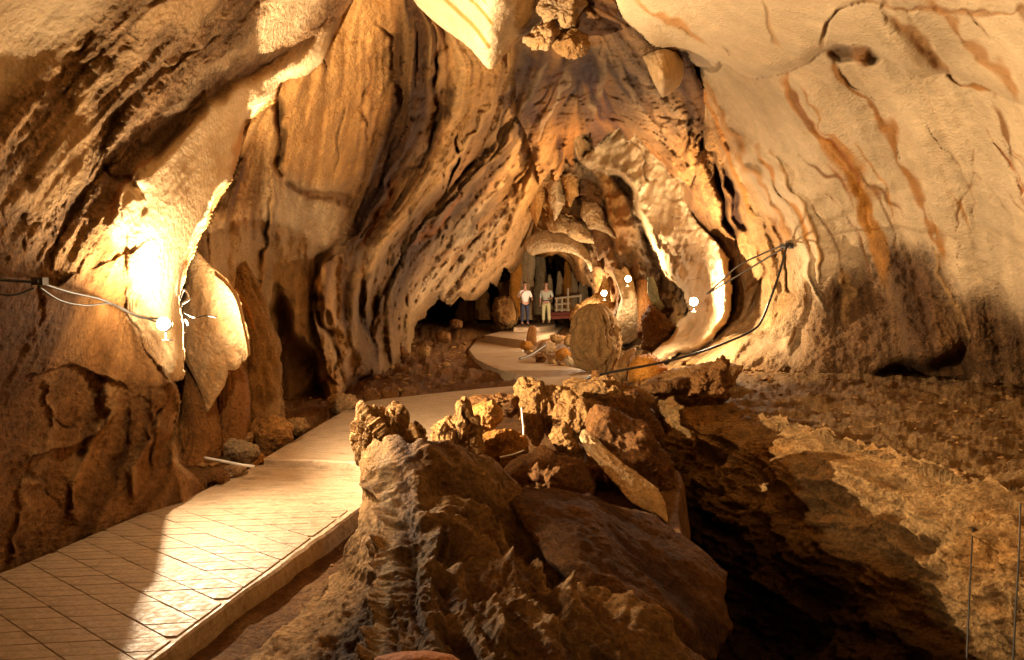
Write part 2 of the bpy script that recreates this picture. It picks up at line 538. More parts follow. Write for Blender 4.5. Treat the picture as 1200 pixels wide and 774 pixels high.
layer('left', [(-200, -200), (460, -200), (432, -20), (408, 10), (392, 42), (379, 70), (362, 84), (345, 90), (331, 97), (322, 122), (300, 134), (284, 143), (282, 165), (279, 190), (268, 215), (252, 245), (238, 275), (228, 300), (219, 318), (213, 335),
               (209, 350), (214, 385), (216, 420), (216, 443), (206, 446), (212, 470), (206, 500), (204, 520), (212, 545), (236, 566), (250, 580), (250, 900), (-200, 900)],
      [(0, 665, 4.75), (100, 632, 5.4), (210, 588, 6.2), (245, 568, 6.7), (120, 520, 5.6), (0, 450, 4.4), (0, 300, 4.1), (60, 380, 4.7), (0, 100, 4.3), (0, 0, 4.1), (207, 385, 5.95), (212, 430, 5.8), (208, 500, 5.95), (160, 385, 5.85), (110, 400, 5.3), (200, 230, 5.7), (140, 270, 5.2), (285, 150, 6.9), (330, 95, 7.5),
       (200, 100, 5.5), (120, 170, 5.0), (300, 50, 6.6), (400, 0, 8.2), (-80, 300, 3.4), (-80, 0, 3.5), (250, -100, 5), (100, -80, 4.0), (-80, 700, 4.1)],
      roll=.35, soft=9, wob=1.2, cols=(TAN, BROWN), amp=(.12, .25, .35, .45), lump=.05, rgh=.5)

stackY = np.stack([l['Y'] for l in LAYERS], 0)
ID = stackY.argmin(0)
Y0 = stackY.min(0)
far_amp = np.array([l['amp'] for l in LAYERS])[ID]
lump = np.array([l['lump'] for l in LAYERS])[ID]
RG = np.array([l['rgh'] for l in LAYERS], float)[ID]
names = [l['obj'] for l in LAYERS]
L_ = {n: i for i, n in enumerate(names)}

# colour fields
ca = np.array([l['cols'][0] for l in LAYERS])[ID]
cb = np.array([l['cols'][1] for l in LAYERS])[ID]
strk = sstep(-1.6, 1.4, 0.5 * H[..., 2] + 0.55 * H[..., 1] + 0.45 * H[..., 3])
C = mixc(cb, ca, strk)
REL = np.zeros_like(GU)     # relief towards the camera, in pixels
AMPF = np.ones_like(GU)     # local strength of the folds


def patch(poly, col=None, k=0.9, soft=10, only=None, amp=None, rgh=None, wob=6, rel=0, relsoft=None, streak=0.0):
    global C, RG, AMPF, REL
    m = soft_mask(poly, soft, wob)
    if only is not None:
        m = m * np.isin(ID, [L_[n] for n in only])
    if streak:
        m = m * np.clip(1 + streak * (0.6 * H[..., 1] + 0.6 * H[..., 2]), 0, 1.3).clip(0, 1)
    if col is not None:
        C = mixc(C, col, m * k)
    if amp is not None:
        AMPF = AMPF * (1 - m) + amp * m
    if rgh is not None:
        RG = RG * (1 - m) + rgh * m
    if rel:
        REL = REL + rel * m


def stripe(line, w, col=None, k=0.9, rel=0.0, relw=None, only=None, wob=2.5, taper=False):
    """a stain, rib (rel > 0) or crack (rel < 0) along a line"""
    global C, REL
    line = smooth_line(line, 8 * len(line)) if len(line) > 2 else np.array(line, float)
    u = GU + wob * (0.7 * WOB[..., 0] + WOB[..., 2]) ; v = GV + wob * (0.7 * WOB[..., 1] + WOB[..., 3])
    D, _ = seg_dist(line, u, v, cap=6 * w + 10)
    ww = w * (0.85 + 0.35 * WOB[..., 3] + 0.2 * WOB[..., 1]).clip(.3, 1.6)
    e = np.minimum(np.hypot(GU - line[0, 0], GV - line[0, 1]), np.hypot(GU - line[-1, 0], GV - line[-1, 1]))
    g = np.exp(-(D / ww) ** 2)
    g0 = g.copy() if w >= 3 else None
    if abs(rel) > 0 and w < 8:
        g = g * (.35 + .65 * sstep(0, 22, e)) * (.45 + .55 * sstep(-.9, .5, WOB[..., 2] + .4 * WOB[..., 0]))
    if only is not None:
        g = g * np.isin(ID, [L_[n] for n in only])
    if col is not None:
        gq = g if g0 is None else g0 * (1 if only is None else np.isin(ID, [L_[n] for n in only])) * (.3 + .7 * sstep(0, 25, e))
        gc = sstep(0.1, 0.75, gq + 0.16 * H[..., 1] * (gq > .03))
        C = mixc(C, col, gc * k)
    if rel:
        REL = REL + rel * g


def step(line, h, decay, only=None, wob=2.0):
    """a ledge: the side on the left of the line's direction stands out by h pixels and fades back"""
    global REL
    line = smooth_line(line, 8 * len(line))
    u = GU + wob * (0.7 * WOB[..., 0] + WOB[..., 2]); v = GV + wob * (0.7 * WOB[..., 1] + WOB[..., 3])
    D, sg = seg_dist(line, u, v, cap=decay * 3)
    g = (sg < 0) * np.exp(-(D / decay))
    # fade towards the two ends of the line
    e = np.minimum(np.hypot(GU - line[0, 0], GV - line[0, 1]), np.hypot(GU - line[-1, 0], GV - line[-1, 1]))
    g = g * sstep(0, decay, e)
    if only is not None:
        g = g * np.isin(ID, [L_[n] for n in only])
    REL = REL + h * g


# --- left wall
LW = ['left']
patch([(-100, -100), (180, -100), (120, 20), (60, 90), (0, 130), (-100, 180)], CREAM * .9, .9, 12, LW, amp=.35, rgh=.25)
patch([(0, 130), (80, 80), (140, 10), (220, -60), (420, -60), (400, 20), (300, 70), (200, 170), (120, 260), (60, 330), (40, 420), (0, 440), (-80, 300)], PINK * 1.05, .75, 14, LW, amp=1.2, rgh=1.1, streak=.3)
patch([(290, -20), (210, 30), (150, 70), (120, 110), (100, 190), (60, 230), (20, 250), (60, 170), (100, 100), (150, 45), (220, -20)], mixc(TAN, CREAM, .4), .85, 5, LW, amp=.5, rgh=.3, rel=7)
patch([(395, -10), (330, 50), (250, 90), (205, 135), (190, 140), (240, 85), (300, 30), (340, -20)], CREAM * .85, .7, 5, LW, amp=.4, rgh=.3, rel=5)
for l, w, d in (([(150, 270), (165, 225), (120, 190), (145, 130), (200, 80), (290, 10)], 5, -6), ([(60, 330), (75, 260), (115, 180), (140, 120)], 5, -6), ([(0, 130), (60, 100), (90, 60), (150, 0)], 6, -7),
                ([(40, 400), (60, 300), (110, 210), (200, 145), (290, 60)], 4, -5), ([(0, 210), (60, 130), (110, 70), (200, -10)], 4, -5), ([(140, 250), (205, 150), (260, 110), (345, 50)], 3.5, -5)):
    stripe(l, w, UMBER, .4, d, only=LW)
# pale hood above the lamp
patch([(335, 75), (372, 50), (398, 20), (385, 70), (345, 92), (320, 125), (286, 143), (281, 190), (266, 220), (250, 248), (228, 300), (212, 335), (222, 400), (218, 446), (196, 436), (178, 400), (165, 350), (140, 300), (122, 268), (138, 232), (165, 195), (200, 165), (240, 130), (285, 100)],
      CREAM * 1.08, .95, 5, LW, amp=.22, rgh=.2, rel=10, wob=3)
patch([(120, 265), (165, 330), (160, 370), (60, 330), (70, 280)], TAN, .6, 10, LW, amp=1.3, rgh=.9, streak=.8)
stripe([(345, 92), (320, 125), (287, 143), (280, 190), (264, 222), (248, 250), (230, 296), (215, 330)], 5, OCHRE, .75, 0, only=LW)
stripe([(128, 262), (142, 225), (190, 172), (240, 130)], 3, RUST * 1.3, .6, -3, only=LW)
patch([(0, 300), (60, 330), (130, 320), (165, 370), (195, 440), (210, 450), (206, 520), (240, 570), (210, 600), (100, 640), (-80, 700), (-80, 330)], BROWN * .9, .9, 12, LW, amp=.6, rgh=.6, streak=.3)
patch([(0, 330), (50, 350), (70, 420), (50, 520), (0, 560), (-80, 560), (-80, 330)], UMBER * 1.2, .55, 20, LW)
for l, w, d in (([(205, 448), (212, 480), (204, 520), (222, 556), (240, 570)], 9, 14), ([(178, 460), (186, 500), (160, 540), (152, 575)], 8, 10), ([(120, 440), (128, 490), (95, 540), (85, 600)], 10, 10), ([(60, 450), (60, 520), (30, 580), (20, 650)], 10, 8),
                ([(95, 430), (110, 470), (125, 480)], 5, -6), ([(60, 480), (80, 500), (100, 490)], 4, -5), ([(150, 470), (150, 520), (120, 580)], 5, -8), ([(192, 470), (180, 520), (170, 560)], 4, -7), ([(0, 580), (40, 560), (70, 590)], 5, -6)):
    stripe(l, w, TAN * .9 if d > 0 else UMBER, .3 if d > 0 else .5, d * (.65 if l[0][0] < 130 else 1), only=LW)
for l in ([(0, 480), (40, 440), (90, 430), (160, 460)], [(10, 560), (60, 530), (110, 510), (150, 470)]):
    step(l, 9, 30, LW)
# under-cut below the hood, hanging fringe
for a in range(9):
    t = a / 8
    stripe([(150 + 12 * t, 335 + 10 * t), (150 + 30 * t, 372 + 12 * t), (172 + 36 * t, 415 + 14 * t), (186 + 28 * t, 428 + 18 * t)], 1.8, CREAM, .8, 5, only=LW, wob=1.2)
step([(205, 448), (170, 410), (152, 365), (148, 330)], -16, 34, LW)
step([(100, 318), (60, 336), (20, 325), (-60, 310)], 14, 30, LW)

# --- curtain wall
CW = ['curtain']
patch([(330, 100), (360, 60), (420, -40), (460, -40), (450, 120), (420, 220), (370, 240), (325, 210)], mixc(TAN, OCHRE, .35), .8, 12, CW, amp=.25, rgh=.35)
patch([(335, 210), (400, 230), (395, 300), (370, 330), (380, 400), (385, 480), (300, 490), (230, 420), (240, 280), (300, 250)], CREAM * .72, .8, 12, CW, amp=.3, rgh=.4)
patch([(440, 300), (500, 290), (430, 350), (440, 440), (400, 440), (385, 380), (395, 310)], CREAM * .8, .65, 10, CW, amp=.8, streak=.5)
patch([(560, 100), (630, 90), (640, 160), (560, 250), (480, 310), (470, 270), (530, 190)], BROWN * .8, .75, 10, CW, amp=1.15, streak=.7)
patch([(470, 280), (600, 240), (620, 290), (560, 345), (500, 372), (470, 330)], GREY * .95, .7, 12, CW, amp=1.1, rgh=.8, streak=.5)
patch([(500, 50), (560, 60), (570, 120), (510, 120)], TAN, .6, 10, CW)
for l, w, d, c in (([(331, 108), (326, 140), (332, 175), (328, 205)], 4.5, -16, UMBER), ([(330, 205), (350, 225), (400, 235), (418, 255)], 5, -7, BROWN), ([(408, 120), (396, 160), (394, 200)], 1.5, -3, UMBER), ([(383, 45), (381, 95)], 1.4, -3, UMBER),
                ([(320, 220), (316, 270), (305, 330), (302, 420), (306, 480)], 3.5, 7, TAN), ([(320, 225), (312, 275), (300, 325)], 2, -6, UMBER),
                ([(518, 50), (508, 100), (512, 140), (500, 170), (478, 210)], 5, -16, UMBER), ([(535, 150), (540, 190), (515, 230)], 4, -12, UMBER), ([(440, 25), (462, 50), (470, 90), (475, 130)], 4, -9, BROWN),
                ([(470, 190), (455, 230), (440, 265), (412, 300)], 3.5, -9, RUST), ([(400, 280), (372, 320), (376, 370), (398, 410), (395, 440)], 4, -9, UMBER), ([(392, 300), (380, 330), (392, 380), (408, 430)], 5, 8, TAN),
                ([(440, 310), (414, 350), (412, 400), (425, 440)], 5, 8, TAN), ([(430, 330), (425, 380), (440, 425)], 3, -8, UMBER), ([(620, 110), (595, 170), (550, 235), (500, 280), (455, 320)], 6, -14, UMBER), ([(600, 95), (575, 160), (540, 210)], 6, -12, UMBER),
                ([(585, 90), (560, 150), (525, 200)], 4, 9, TAN), ([(640, 130), (610, 200), (570, 250), (540, 275)], 4, -12, UMBER), ([(630, 180), (590, 240), (540, 290), (520, 320)], 3.5, -10, BROWN), ([(560, 270), (520, 300), (485, 340)], 3, -9, BROWN), ([(545, 215), (520, 260), (480, 290)], 3, -8, RUST),
                ([(440, 60), (430, 120), (436, 180)], 2, -4, BROWN)):
    stripe(l, w, c, .75, d, only=CW)
stripe([(500, 125), (498, 150)], 9, UMBER, .6, -12, only=CW)
for x, y, r in ((497, 197, 5), (520, 205, 5), (540, 250, 6), (560, 235, 5), (480, 250, 5), (585, 265, 5), (600, 225, 6), (510, 130, 8), (452, 255, 4), (570, 290, 5), (615, 200, 6), (535, 305, 4)):
    stripe([(x, y - r * 1.4), (x + 1, y), (x - 2, y + r * 1.6)], r, UMBER, .8, -11, only=CW)
step([(640, 90), (560, 200), (470, 300), (430, 400)], 10, 40, CW)
step([(475, 40), (480, 120), (460, 200), (430, 260), (392, 300)], 10, 40, CW)
step([(400, 460), (376, 400), (372, 330), (410, 290)], -14, 40, CW)
patch([(318, 335), (330, 350), (345, 390), (366, 410), (382, 440), (383, 470), (372, 482), (315, 488), (310, 440), (322, 400)], BROWN * .9, .7, 4, CW, rel=-34, wob=3)  # recess hollowed and painted browner where the flake's shadow falls
# --- vault
VA = ['vault']
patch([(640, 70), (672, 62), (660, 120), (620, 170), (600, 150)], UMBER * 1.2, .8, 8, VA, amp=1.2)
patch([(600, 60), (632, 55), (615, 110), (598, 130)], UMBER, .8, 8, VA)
patch([(668, 70), (690, 66), (720, 130), (700, 140)], mixc(OCHRE, BROWN, .5), .7, 6, VA)
patch([(705, 30), (750, 50), (810, 150), (790, 160), (740, 130), (700, 70)], GREY, .8, 10, VA, amp=.7, rgh=.9)
patch([(640, 150), (690, 120), (720, 155), (690, 165), (655, 200), (640, 210)], OCHRE, .55, 8, VA)
for l, w, d in (([(665, 90), (640, 140), (622, 175)], 5, -12), ([(690, 70), (704, 110), (722, 145)], 4, -9), ([(652, 80), (630, 120), (612, 150)], 4, -10), ([(676, 70), (672, 100), (655, 130)], 6, -13), ([(706, 70), (735, 110), (778, 150)], 3, -6), ([(800, 110), (806, 150), (800, 190)], 5, -12), ([(660, 150), (655, 175), (648, 195)], 5, -10)):
    stripe(l, w, UMBER, .8, d, only=VA)
for l, w in (([(668, 70), (655, 110), (628, 160)], 4), ([(695, 66), (700, 100), (690, 140)], 5), ([(715, 60), (745, 110), (790, 160)], 5), ([(640, 66), (625, 100), (606, 140)], 4), ([(735, 60), (765, 105), (800, 150)], 4)):
    stripe(l, w, CREAM * .7, .7, 9, only=VA)
for l, w in (([(660, 66), (646, 110), (618, 160)], 4), ([(684, 66), (692, 105), (712, 150)], 5), ([(725, 70), (755, 120), (785, 160)], 4), ([(612, 70), (606, 110), (600, 140)], 8)):
    stripe(l, w, UMBER, .85, -12, only=VA)
patch([(758, 170), (775, 165), (795, 205), (785, 212), (765, 195)], OCHRE, .7, 5, VA)
# --- mid and slope
patch([(690, 200), (720, 215), (745, 260), (735, 300), (700, 290)], BROWN, .6, 6, ['mid'])
patch([(755, 300), (790, 345), (790, 380), (760, 370), (745, 330)], BROWN, .6, 6, ['mid'])
patch([(690, 300), (722, 300), (722, 345), (690, 345)], BROWN, .6, 6, ['mid'])
SLP = ['slope']
patch([(688, 205), (715, 208), (745, 240), (765, 290), (780, 320), (803, 350), (795, 300), (775, 270), (745, 215), (720, 190)], TAN, .5, 5, SLP, amp=1.0, rgh=1)
for x in range(7):
    stripe([(768 + x * 7, 228 + x * 20), (790 + x * 6, 236 + x * 18), (806 + x * 4, 232 + x * 20)], 1.6, BROWN, .5, -3, only=SLP, wob=1.5)
for k in range(60):
    r_ = random.Random(k)
    t = r_.random(); x = 752 + 40 * t + r_.uniform(-8, 10); y = 270 + 75 * t + r_.uniform(-12, 10)
    stripe([(x, y), (x + 2, y + 4)], r_.uniform(1.2, 2.6), UMBER, .8, -5, only=SLP, wob=3)
stripe([(742, 162), (760, 185), (757, 205), (775, 215)], 2, TAN, .5, -5, only=SLP)
# --- right wall
RW = ['right']
patch([(808, 70), (828, 80), (850, 150), (885, 230), (930, 290), (945, 350), (900, 400), (830, 420), (760, 440), (800, 380), (845, 350), (820, 270), (800, 225), (815, 160)], mixc(TAN, OCHRE, .35) * .85, .9, 9, RW, amp=5, rgh=.7, streak=.25)
patch([(812, 150), (835, 160), (848, 250), (850, 330), (838, 300), (815, 250), (803, 222)], BROWN, .7, 6, RW, amp=5, rgh=.9)
patch([(840, 160), (860, 200), (880, 260), (868, 300), (852, 250)], BROWN * .9, .7, 7, RW, amp=6)
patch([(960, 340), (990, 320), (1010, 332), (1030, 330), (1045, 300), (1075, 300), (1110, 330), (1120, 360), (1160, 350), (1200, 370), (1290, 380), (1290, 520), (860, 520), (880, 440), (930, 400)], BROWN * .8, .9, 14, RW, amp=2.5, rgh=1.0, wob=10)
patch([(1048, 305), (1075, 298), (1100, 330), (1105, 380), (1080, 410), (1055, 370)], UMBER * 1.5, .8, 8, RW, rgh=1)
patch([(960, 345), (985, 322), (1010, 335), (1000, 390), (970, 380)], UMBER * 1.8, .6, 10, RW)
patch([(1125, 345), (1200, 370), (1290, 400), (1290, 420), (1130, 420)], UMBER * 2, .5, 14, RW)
for l, w, d, c in (([(914, 82), (926, 115), (955, 145), (975, 175), (1000, 205), (1010, 235), (1016, 262)], 8.5, -1, mixc(OCHRE, TAN, .1)), ([(921, 90), (945, 128), (975, 168), (1006, 212), (1012, 240)], 2.2, -2, RUST), ([(935, 95), (968, 150), (1000, 185)], 1.8, -1, mixc(OCHRE, TAN, .3)), ([(918, 90), (940, 130), (965, 160)], 6, 0, OCHRE * .6), ([(1000, 205), (1020, 260), (1035, 300), (1036, 330)], 7, -1, OCHRE * .8),
                   ([(978, 62), (985, 90), (1010, 110), (1030, 140), (1050, 185), (1070, 220), (1085, 250), (1098, 280), (1104, 310)], 7.5, -2, mixc(OCHRE, BROWN, .5)), ([(982, 70), (990, 92), (1015, 108), (1040, 155), (1062, 195)], 2.2, -4, UMBER * 1.3),
                   ([(1038, 12), (1050, 30), (1090, 62), (1120, 92), (1140, 102), (1180, 112)], 4, -4, mixc(BROWN, OCHRE, .3)), ([(1085, 62), (1105, 80), (1130, 98)], 3, -4, UMBER * 1.5), ([(1165, 118), (1172, 145), (1186, 170), (1188, 192)], 3.5, -3, BROWN), ([(1090, 280), (1102, 330), (1115, 350), (1128, 380)], 3, 4, TAN),
                   ([(1125, 360), (1138, 400), (1140, 430)], 3, 4, TAN), ([(940, 185), (965, 205), (990, 215)], 1.5, -2, BROWN), ([(1015, 215), (1045, 240), (1070, 255)], 1.4, -2, BROWN), ([(1130, 185), (1155, 215), (1175, 245), (1185, 262)], 1.3, -2, BROWN), ([(1165, 215), (1150, 240)], 1.2, -2, BROWN),
                   ([(1196, 205), (1200, 240)], 3, -3, RUST), ([(1145, 180), (1128, 240), (1122, 320)], 1.2, -1.5, BROWN),
                   ([(815, 85), (830, 130), (850, 170), (866, 210), (882, 260)], 3, 5, OCHRE), ([(825, 85), (845, 135), (875, 190), (905, 240), (925, 290)], 4, 5, mixc(OCHRE, TAN, .5)), ([(836, 180), (842, 215), (852, 250), (862, 300)], 4, -14, UMBER), ([(852, 190), (860, 230), (874, 280)], 3.5, -10, UMBER),
                   ([(885, 175), (905, 210), (935, 260), (948, 310)], 3, -4, OCHRE), ([(905, 180), (930, 225), (955, 280), (965, 330)], 3, 4, TAN), ([(900, 250), (920, 300), (928, 350)], 3, -7, BROWN), ([(880, 280), (892, 320), (890, 350), (870, 378)], 3, -6, BROWN),
                   ([(845, 300), (852, 340), (842, 375), (815, 398)], 3, 6, TAN), ([(860, 310), (864, 350), (846, 382), (818, 402)], 2.5, 6, TAN), ([(940, 290), (958, 340), (968, 370)], 3, 5, CREAM * .8), ([(985, 310), (990, 350), (984, 390)], 3, 4, TAN)):
    stripe(l, w, c, .95, d * (.6 if d < 0 and l[0][0] > 905 else 1), only=RW)
for k in range(14):     # thin drip lines
    r_ = random.Random(100 + k)
    x, y = r_.uniform(930, 1190), r_.uniform(110, 240)
    n_ = r_.uniform(50, 130)
    stripe([(x, y), (x + n_ * .35, y + n_ * .5), (x + n_ * .5, y + n_)], r_.uniform(.9, 1.6), (OCHRE, BROWN, RUST)[k % 3], .75, -1.2, only=RW, wob=1.5)
for k in range(10):     # ribs sweeping down behind the third far lamp
    t = k / 9
    stripe([(850 + 40 * t, 330 + 18 * t), (842 + 30 * t, 372 + 10 * t), (812 + 20 * t, 398 + 12 * t), (775 + 15 * t, 418 + 14 * t)], 2, CREAM * .85 if k % 2 else TAN, .6, 5, only=RW, wob=1.5)
patch([(740, 442), (800, 425), (880, 412), (900, 440), (860, 470), (740, 480)], mixc(TAN, OCHRE, .3) * .8, .6, 8, RW, rgh=1, amp=3)
# hollow at the foot of the right wall
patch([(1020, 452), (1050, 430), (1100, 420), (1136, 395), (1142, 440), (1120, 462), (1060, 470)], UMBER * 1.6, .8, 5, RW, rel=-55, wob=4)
patch([(985, 418), (1060, 420), (1110, 400), (1110, 385), (1000, 400)], None, 0, 12, RW, rel=10)
step([(1145, 450), (1142, 410), (1128, 370), (1105, 330)], -12, 40, RW)
patch([(870, 405), (930, 398), (932, 408), (870, 415)], UMBER, .6, 5, RW, rel=-12)
# --- ceiling
CE = ['ceiling']
patch([(770, -30), (900, -30), (960, 60), (885, 90), (830, 75), (760, 50), (718, 10)], CREAM, .5, 20, CE)
for l, w, d, c in (([(742, 0), (762, 14), (790, 30), (830, 58)], 3, -2, OCHRE), ([(1040, 10), (1055, 30), (1090, 60), (1120, 95)], 5, -4, mixc(BROWN, OCHRE, .4)), ([(965, 60), (968, 35), (985, 12), (1010, 4), (1040, 6)], 2, -3, TAN * .8), ([(1080, -5), (1110, 25), (1150, 70), (1185, 100), (1194, 120)], 5, -3, mixc(OCHRE, BROWN, .4)),
                   ([(1040, 8), (1100, 14), (1160, 16), (1200, 8)], 3, -3, BROWN * 1.3), ([(895, -10), (905, 40), (925, 75)], 2, -2, TAN), ([(1130, 14), (1150, 30), (1160, 45)], 1.5, -2, BROWN), ([(1185, 10), (1198, 30)], 5, -3, BROWN), ([(845, 48), (862, 70)], 1.2, -2, BROWN), ([(800, 40), (812, 50)], 1, -2, UMBER)):
    stripe(l, w, c, .75, d, only=CE)
step([(960, 62), (966, 35), (985, 12), (1020, 4)], 5, 25, CE)
# arch pocket under the ceiling edge
patch([(970, 62), (990, 52), (1015, 55), (1035, 68), (1028, 76), (1005, 70), (985, 72)], UMBER, .8, 2, RW, rel=-8, wob=1)
patch([(998, 54), (1018, 56), (1018, 78), (1008, 78), (1000, 68)], BROWN * 1.3, .8, 2, RW, rel=6, wob=1)

# displaced depth
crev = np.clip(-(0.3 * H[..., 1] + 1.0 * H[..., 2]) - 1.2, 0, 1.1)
fold = (2.7 * (far_amp[..., 0] + .02) * H[..., 0] + 4.2 * far_amp[..., 1] * (1.2 * np.abs(H[..., 1]) - 0.8) + 9.5 * far_amp[..., 2] * (1.2 * np.abs(H[..., 2]) - 0.8) + 14 * far_amp[..., 3] * H[..., 3]) * AMPF
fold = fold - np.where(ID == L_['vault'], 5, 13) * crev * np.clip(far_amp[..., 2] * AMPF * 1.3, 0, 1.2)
Ys = blur(np.clip(Y0, 0, 45), 5)
PS = P(GU, GV, Ys)
tu, tv = np.gradient(PS, axis=1), np.gradient(PS, axis=0)
nrm_ = np.cross(tu, tv); nrm_ /= np.linalg.norm(nrm_, axis=-1)[..., None] + 1e-9
vd = PS - np.array([0, 0, CAMZ]); vd /= np.linalg.norm(vd, axis=-1)[..., None]
cosv = np.abs((nrm_ * vd).sum(-1))
boost = np.clip(1 / np.clip(cosv, .2, 1), 1, 2.2)
boost = blur(boost, 4)
boost = np.where(np.isin(ID, [L_['vault'], L_['slope'], L_['mid']]), np.clip(boost, 1, 1.3), boost)
boost = np.where(ID == L_['left'], np.clip(boost, 1, 1.25), boost)
REL = np.where((ID == L_['left']) & (REL < 0), REL * .6, REL)
Yw = Y0 - (fold * 0.85 + REL * 1.25) * boost * Y0 / F
PW = P(GU, GV, Yw)
n_l = fbm(PW * 0.9, 3); n_m = fbm(PW * 3.3 + 5, 4, .6); n_f = fbm(PW * np.clip(11 * 6 / np.clip(Y0, 4, 30), 2, 12)[..., None] + 5, 3, .6, ridged=True)
Yw = Yw - (lump * (1.5 * n_l + 0.7 * n_m * (0.4 + RG)) * np.clip(Y0 / 8, .7, 3) + 4.2 * Y0 / F * (RG - .12) * n_f) * np.clip(boost, 1, 1.6)
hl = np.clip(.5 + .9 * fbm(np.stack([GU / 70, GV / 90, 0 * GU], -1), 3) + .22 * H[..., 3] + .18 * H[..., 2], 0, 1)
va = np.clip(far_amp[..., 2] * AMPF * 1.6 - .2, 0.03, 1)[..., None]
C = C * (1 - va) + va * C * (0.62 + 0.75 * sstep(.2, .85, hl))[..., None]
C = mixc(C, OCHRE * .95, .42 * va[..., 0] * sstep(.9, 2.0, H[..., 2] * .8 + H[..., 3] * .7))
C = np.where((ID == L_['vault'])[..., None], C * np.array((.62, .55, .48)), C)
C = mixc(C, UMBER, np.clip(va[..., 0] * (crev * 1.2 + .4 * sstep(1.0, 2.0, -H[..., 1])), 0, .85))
rg3 = np.clip(RG * 1.6 - .2, .08, 1.2)[..., None]
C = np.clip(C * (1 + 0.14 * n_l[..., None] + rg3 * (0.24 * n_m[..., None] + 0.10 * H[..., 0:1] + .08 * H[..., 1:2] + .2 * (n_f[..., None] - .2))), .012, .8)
# darker, redder tint in the hollows between folds
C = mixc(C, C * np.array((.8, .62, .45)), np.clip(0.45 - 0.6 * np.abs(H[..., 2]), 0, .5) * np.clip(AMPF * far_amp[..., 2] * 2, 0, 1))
RG = np.clip(RG, 0, 1.1)

# outer margins beyond the picture
mg = 10
ext = [60, 140, 240, 380, 560, 800, 1100]
def widen(A, kind):
    return A
eu = np.concatenate([-80 - np.array(ext[::-1], float), us, us[-1] + np.array(ext, float)])
ev = np.concatenate([-80 - np.array(ext[::-1][2:], float), vs, vs[-1] + np.array(ext[:3], float)])
EU, EV = np.meshgrid(eu, ev)
iu = np.clip(np.arange(len(eu)) - len(ext), 0, NU - 1); iv = np.clip(np.arange(len(ev)) - (len(ext) - 2), 0, NV - 1)
EY = Yw[iv][:, iu].copy()
ou = np.maximum(np.maximum(us[0] - EU, EU - us[-1]), 0); ov = np.maximum(vs[0] - EV, 0)
EY = EY / (1 + ou / 620.0 + ov / 520.0)
EY = np.where(ou + ov > 0, EY * (1 + 0.12 * fbm(np.stack([EU / 130, EV / 130, 0 * EU], -1), 3)), EY)
EC = C[iv][:, iu]; ER = RG[iv][:, iu]; EI = ID[iv][:, iu]
V3 = P(EU, EV, EY).reshape(-1, 3)
Ff = grid_faces(len(ev), len(eu))[:, ::-1]
fid = EI.reshape(-1)[Ff[:, 0]]
fv = EV.reshape(-1)[Ff[:, 0]]; fu = EU.reshape(-1)[Ff[:, 0]]
keep = ~((fv > 500) & (fu > 330) & (fu < 1300)) & ~((fv > 560) & (fu > 300) & (fu < 1300))


def sub_obj(name, mask, mat):
    fs = Ff[mask & keep]
    idx, inv = np.unique(fs.ravel(), return_inverse=True)
    return link(name, V3[idx], inv.reshape(-1, 4), mat, col=EC.reshape(-1, 3)[idx], rgh=ER.reshape(-1)[idx])


def isl(*n):
    return np.isin(fid, [L_[k] for k in n])


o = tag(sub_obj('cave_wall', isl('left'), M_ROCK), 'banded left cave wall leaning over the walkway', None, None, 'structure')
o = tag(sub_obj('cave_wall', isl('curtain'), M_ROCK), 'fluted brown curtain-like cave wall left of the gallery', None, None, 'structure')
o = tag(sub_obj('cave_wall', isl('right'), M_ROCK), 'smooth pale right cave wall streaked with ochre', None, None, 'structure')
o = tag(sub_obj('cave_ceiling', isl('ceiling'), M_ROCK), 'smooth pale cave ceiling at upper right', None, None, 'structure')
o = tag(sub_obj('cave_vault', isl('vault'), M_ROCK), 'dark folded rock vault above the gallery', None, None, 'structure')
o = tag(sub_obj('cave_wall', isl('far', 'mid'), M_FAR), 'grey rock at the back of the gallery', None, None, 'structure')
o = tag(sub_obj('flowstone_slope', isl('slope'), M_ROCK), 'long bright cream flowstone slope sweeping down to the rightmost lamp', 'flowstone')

# the passage behind the camera
def back_passage():
    n, m = 60, 50
    a = np.linspace(0, 2 * np.pi, n, endpoint=False)
    y = np.concatenate([np.linspace(3.2, -7, m - 6), np.linspace(-7.3, -9, 6)])
    A, Yb = np.meshgrid(a, y)
    shr = np.where(Yb < -7, np.sqrt(np.clip(1 - ((Yb + 7) / -2.02) ** 2, 0.01, 1)), 1)
    cx, cz = 1.2, 2.0
    X = cx + np.cos(A) * 6.4 * shr; Z = cz + np.sin(A) * 4.6 * shr
    p = np.stack([X, Yb, Z], -1)
    nn = fbm(p * .6, 4)
    p[..., 0] += np.cos(A) * nn * .8; p[..., 2] += np.sin(A) * nn * .8
    c = mixc(TAN, CREAM, np.clip(.5 + nn, 0, 1)).reshape(-1, 3)
    f = grid_faces(m, n, True)
    return tag(link('cave_passage', p.reshape(-1, 3), f, M_ROCK, col=c), kind='structure')
back_passage()


def wallY(u, v):
    return float(gsample(Yw, np.array([float(u)]), np.array([float(v)]))[0])


# ------------------------------------------------------------------ cave floor: dirt, shelf and ravine
SHELF = np.array([(3.2, 4.9), (4.6, 4.35), (5.76, 4.0), (6.9, 3.68), (8.0, 3.3), (9.65, 2.95), (11.2, 2.85), (12.6, 2.9), (13.4, 3.0)])   # Y, X of the shelf's lip
PITL = np.array([(2.0, .8), (4.0, 1.2), (5.5, 1.5), (7.5, 1.9), (9.0, 2.0), (11.2, 2.1), (12.6, 2.6), (13.4, 3.0)])


